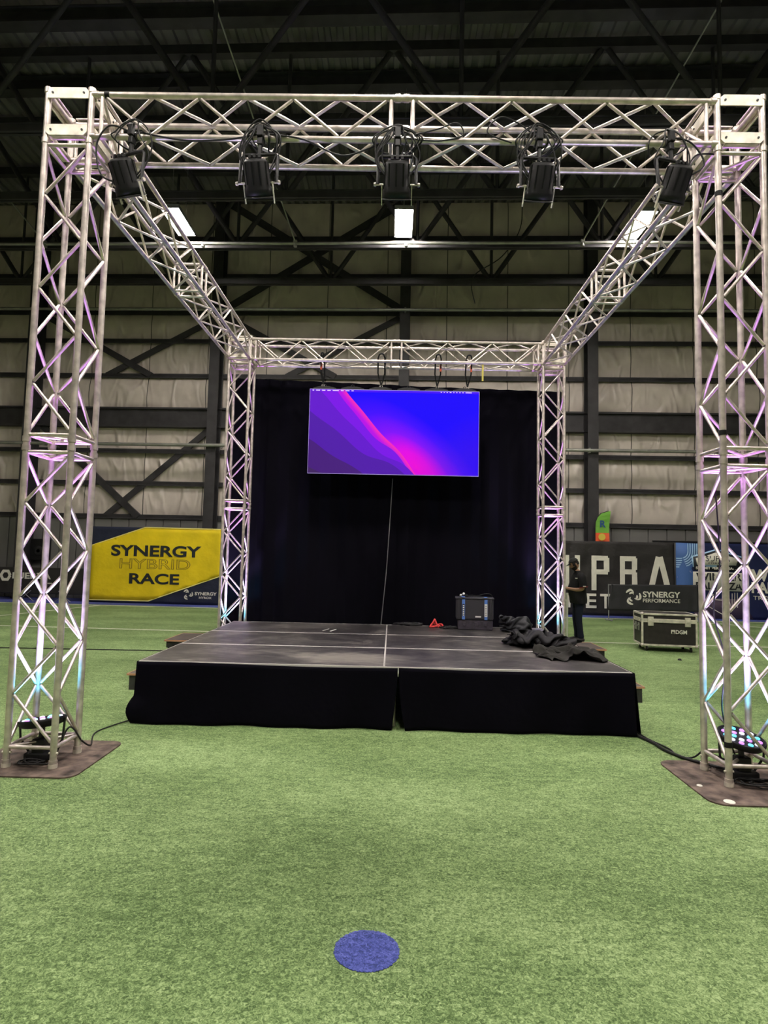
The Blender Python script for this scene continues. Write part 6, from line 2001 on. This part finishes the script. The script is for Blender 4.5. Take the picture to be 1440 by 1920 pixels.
m1.path([(-.12, 0, .02)] + [(a - .015, 0, z) for z, a, _ in sk], .016, 6)
m1.path([(-.35, 0, .015), (.15, 0, .015)], .015, 6)
m1.build('flag_pole', BLACK_METAL, e)
m1 = MB()
m1.lathe([(.11, 0), (.11, .004)], (.08, -.06, 2.42), (0, -1, 0), 20)
m1.build('yellow_disc', mat('flag_yellow', (.75, .6, .08), .6), e)
text_mesh('lettering', 'R', mat('flag_blue', (.02, .08, .25), .6), e, .18, .22, (.02, -.07, 2.72), bold=.03, depth=.003)

# ------------------------------------------------------------------ person
SKIN = mat('skin', (.42, .24, .16), .55, 0, .4)
SHIRT = mat('black_shirt', (.008, .008, .009), .8, 0, .3, bump=(10, .3, .01))
JEANS = mat('dark_jeans', (.012, .015, .028), .85, 0, .2, bump=(12, .4, .01))
SHOE = mat('dark_shoe', (.02, .018, .018), .6)
HAIR = mat('dark_hair', (.012, .009, .008), .8)
CAP = mat('black_cap', (.012, .013, .012), .8)

pers = empty('person', (3.88, 8.08, 0))
tag(pers, 'bearded man in black cap, black polo and dark jeans looking at a phone', 'person')


def skin_mesh(name, nodes, links, ma, parent, sub=2, root=0):
    """nodes: list of ((x,y,z),(rx,ry)); links between; realised through skin + subsurf"""
    me = bpy.data.meshes.new(name + '_s')
    me.from_pydata([n_[0] for n_ in nodes], links, [])
    o = bpy.data.objects.new(name + '_s', me)
    col.objects.link(o)
    sk_ = o.modifiers.new('skin', 'SKIN')
    sk_.use_smooth_shade = True
    if not me.skin_vertices:
        bm = bmesh.new()
        bm.from_mesh(me)
        bm.verts.layers.skin.verify()
        bm.to_mesh(me)
        bm.free()
    for i_, n_ in enumerate(nodes):
        sv = me.skin_vertices[0].data[i_]
        sv.radius = n_[1]
        sv.use_root = (i_ == root)
    ss = o.modifiers.new('sub', 'SUBSURF')
    ss.levels = sub
    ss.render_levels = sub
    dg = bpy.context.evaluated_depsgraph_get()
    dg.update()
    m2_ = bpy.data.meshes.new_from_object(o.evaluated_get(dg))
    bpy.data.objects.remove(o)
    m2_.materials.clear()
    m2_.materials.append(ma)
    for p in m2_.polygons:
        p.use_smooth = True
    r_ = bpy.data.objects.new(name, m2_)
    col.objects.link(r_)
    r_.parent = parent
    return r_


# figure faces -x (towards the left of the picture). local: -x forward, y sideways (near side -y)
# body (skin) : head, neck, torso core, arms with hands, legs core
nodes, links = [], []


def nd(p, r_, par=None):
    nodes.append((p, r_ if isinstance(r_, tuple) else (r_, r_)))
    i_ = len(nodes) - 1
    if par is not None:
        links.append((par, i_))
    return i_


pel = nd((.02, 0, .92), (.10, .11))
wa = nd((.02, 0, 1.08), (.10, .11), pel)
ch_ = nd((.03, 0, 1.28), (.10, .11), wa)
nk = nd((.015, 0, 1.44), (.065, .06), ch_)
nk2 = nd((-.02, 0, 1.50), (.055, .055), nk)
hands = {}
for s in (-1, 1):
    sh = nd((.04, s * .165, 1.345), (.045, .045), ch_)
    el = nd((.06, s * .225, 1.09), (.045, .045), sh)
    m_ = nd((-.08, s * .17, 1.075), (.042, .038), el)
    wr = nd((-.215, s * .085, 1.095), (.028, .026), m_)
    pm = nd((-.27, s * .06, 1.105), (.034, .020), wr)
    hands[s] = pm
    hp = nd((.02, s * .09, .86), (.07, .07), pel)
    kn = nd((.005, s * .10, .48), (.055, .055), hp)
    an = nd((.04, s * .11, .09), (.04, .04), kn)
body = skin_mesh('body', nodes, links, SKIN, pers, 2, 0)

# head with face, as lathe-like displaced sphere (part of body look)
m1 = MB()
nu, nv = 40, 30
hc = Vector((-.055, 0, 1.60))
tl = Matrix.Rotation(R(-24), 3, 'Y')       # head bowed forward (towards -x)


def headp(u, v):
    th = math.pi * v
    ph = 2 * math.pi * u
    x, y, z = math.sin(th) * math.cos(ph), math.sin(th) * math.sin(ph), math.cos(th)
    px, py, pz = x * .098, y * .076, z * .118
    if z < 0:                                  # jaw narrows
        py *= 1 + .28 * z
        px *= 1 + .15 * z
        if x < 0:
            px -= .012 * -z
    f_ = -x                                    # facing
    if f_ > 0:
        px -= .030 * math.exp(-((y / .16) ** 2) - ((z + .08) / .2) ** 2) * f_       # nose
        px += .012 * math.exp(-((abs(y) - .36) / .17) ** 2 - ((z - .13) / .12) ** 2)   # eye sockets
        px -= .007 * math.exp(-((y / .3) ** 2) - ((z + .45) / .10) ** 2)            # lips
        px -= .006 * math.exp(-((y / .3) ** 2) - ((z + .8) / .16) ** 2)             # chin
        px -= .005 * math.exp(-((z - .28) / .09) ** 2) * f_                          # brow
    return hc + tl @ Vector((px, py, pz))


m1.grid(nu, nv, headp)
for s in (-1, 1):                              # ears
    m1.grid(10, 8, lambda u, v: hc + tl @ (Vector((.012, s * .078, -.01)) + Vector((.018 * math.sin(math.pi * v) * math.cos(2 * math.pi * u), s * .008 * math.sin(math.pi * v) * math.sin(2 * math.pi * u) + s * .004, .030 * math.cos(math.pi * v)))))
m1.build('head', SKIN, pers)
# beard and hair
m1 = MB()


def beard(u, v):
    ph = math.pi * (.45 + 1.1 * u)
    zz = -.12 - .32 * max(0, math.sin(math.pi * u)) ** .6 - (.86 - .32 * math.sin(math.pi * u)) * .9 * v
    th = math.acos(max(-1, min(1, zz)))
    p = headp(ph / (2 * math.pi), th / math.pi) - hc
    return hc + p * 1.06 + tl @ Vector((-.006, 0, -.010 * v))


m1.grid(24, 10, beard)
m1.grid(24, 8, lambda u, v: hc + (headp((-.34 + .68 * u) % 1.0, (.22 + .36 * v)) - hc) * 1.045)
m1.build('hair', HAIR, pers, recalc=False)
m1 = MB()
m1.grid(32, 10, lambda u, v: hc + tl @ Vector((0, 0, .006)) + (headp(u, .38 * v) - hc) * 1.10)
brim = []
m1.grid(16, 6, lambda u, v: hc + tl @ Vector((-.095 - .085 * v * math.sin(math.pi * u) - .004, -.075 + .15 * u, .038 - .016 * v + .012 * math.sin(math.pi * u))))
o = m1.build('cap', CAP, pers, recalc=False)
md = o.modifiers.new('thick', 'SOLIDIFY')
md.thickness = .006
# eyes
m1 = MB()
for s in (-1, 1):
    p = hc + tl @ Vector((-.083, s * .029, .013))
    m1.lathe([(.003, -.008), (.009, -.004), (.010, 0), (.008, .005), (.003, .008)], p, tl @ Vector((-1, 0, 0)), 10)
m1.build('eyes', mat('eye_dark', (.05, .04, .04), .3), pers)

# hands: separate fingers rooted in the palms, holding a phone
for s in (-1, 1):
    palm = Vector((-.27, s * .06, 1.105))
    m1 = MB()
    m1.path([(-.225, s * .08, 1.098), (-.25, s * .07, 1.102), (-.28, s * .055, 1.108), (-.305, s * .045, 1.112)], .02, 10, radii=[.024, .034, .036, .024])
    m1.build('hand', SKIN, pers)
    for k, ln in enumerate((.062, .072, .068, .052)):
        m2 = MB()
        b0 = Vector((-.30 + .004 * k, s * (.062 - .016 * k * 0), 1.125 - .019 * k))
        d1 = Vector((-.75, -s * .55, -.05))
        d2 = Vector((-.3, -s * .9, -.02))
        d3 = Vector((.2, -s * .9, 0))
        p1 = b0 + d1.normalized() * ln * .45
        p2 = p1 + d2.normalized() * ln * .32
        p3 = p2 + d3.normalized() * ln * .23
        m2.path([b0 + Vector((.02, 0, 0)), b0, p1, p2, p3], .008, 8, radii=[.009, .0095, .0085, .008, .006])
        m2.build('finger', SKIN, pers)
    m2 = MB()
    m2.path([(-.262, s * .052, 1.125), (-.28, s * .035, 1.14), (-.305, s * .022, 1.148), (-.322, s * .012, 1.150)], .01, 8, radii=[.013, .012, .010, .007])
    m2.build('thumb', SKIN, pers)

# clothes
def loft(mb, rings, n=32, cap=(True, True)):
    """rings: (cx, cy, z, rx, ry) ellipses, smoothly stacked"""
    vs = []
    for k, (cx2, cy2, z2, rx2, ry2) in enumerate(rings):
        for j in range(n):
            a2 = 2 * math.pi * j / n
            wob = 1 + .03 * math.sin(3 * a2 + k * .9) + .02 * math.sin(7 * a2 + k * 1.7)
            vs.append((cx2 + rx2 * wob * math.cos(a2), cy2 + ry2 * wob * math.sin(a2), z2))
    fs = [(k * n + j, k * n + (j + 1) % n, (k + 1) * n + (j + 1) % n, (k + 1) * n + j) for k in range(len(rings) - 1) for j in range(n)]
    mb.add(vs, fs, 0, True)
    if cap[0]:
        mb.add(vs[:n], [list(range(n))[::-1]])
    if cap[1]:
        mb.add(vs[-n:], [list(range(n))])


m1 = MB()
loft(m1, [(.035, 0, .79, .165, .20), (.03, 0, .84, .172, .205), (.015, 0, .92, .178, .20), (-.005, 0, 1.02, .185, .195), (-.005, 0, 1.12, .178, .195), (.015, 0, 1.22, .160, .205),
          (.03, 0, 1.31, .142, .215), (.035, 0, 1.37, .118, .20), (.03, 0, 1.415, .088, .14), (.015, 0, 1.44, .070, .085), (.002, 0, 1.465, .066, .066)])
for s in (-1, 1):
    m1.path(smooth_pts([(.035, s * .12, 1.36), (.04, s * .185, 1.335), (.048, s * .215, 1.26), (.056, s * .23, 1.19), (.062, s * .238, 1.125)], 5), .08, 20,
            radii=[.075, .078, .08, .082, .083, .083, .083, .083, .082, .081, .080, .079, .079, .079, .080, .081, .081, .082, .083, .084, .085])
shirt = m1.build('polo_shirt', SHIRT, pers)
nodes, links = [], []
h0 = nd((.03, 0, .86), (.11, .12))
for s in (-1, 1):
    k1 = nd((.025, s * .085, .76), (.10, .09), h0)
    k2 = nd((.0, s * .10, .48), (.075, .072), k1)
    k3 = nd((.035, s * .11, .20), (.066, .062), k2)
    k4 = nd((.045, s * .112, .06), (.078, .066), k3)
skin_mesh('jeans', nodes, links, JEANS, pers, 2, 0)
for s in (-1, 1):
    m1 = MB()
    m1.path([(.11, s * .115, .045), (.06, s * .115, .052), (-.03, s * .115, .048), (-.11, s * .12, .036), (-.15, s * .12, .030)], .04, 12, radii=[.034, .044, .045, .038, .022])
    m1.build('shoe', SHOE, pers)
m1 = MB()                                     # red band and text on the near sleeve, chest logo
m1.lathe([(.086, -.006), (.088, 0), (.086, .006)], (.062, -.238, 1.13), (-.12, .15, 1), 20)
m1.build('sleeve_band', mat('red_trim', (.25, .015, .015), .7), pers)
m1 = MB()
m1.box((.055, -.325, 1.155), (.06, .006, .016))
m1.box((-.062, -.165, 1.31), (.05, .008, .018), Matrix.Rotation(R(-35), 3, 'Z'))
m1.build('shirt_print', WHITE_PAINT, pers)
m1 = MB()
m1.box((0, 0, 0), (.012, .078, .155), Matrix.Rotation(R(-38), 3, 'Y'), bev=.004)
o = m1.build('phone', BLACK_PLASTIC, loc=(3.88 - .325, 8.08, 1.12))
tag(o, 'dark phone held by the man in both hands', 'phone')
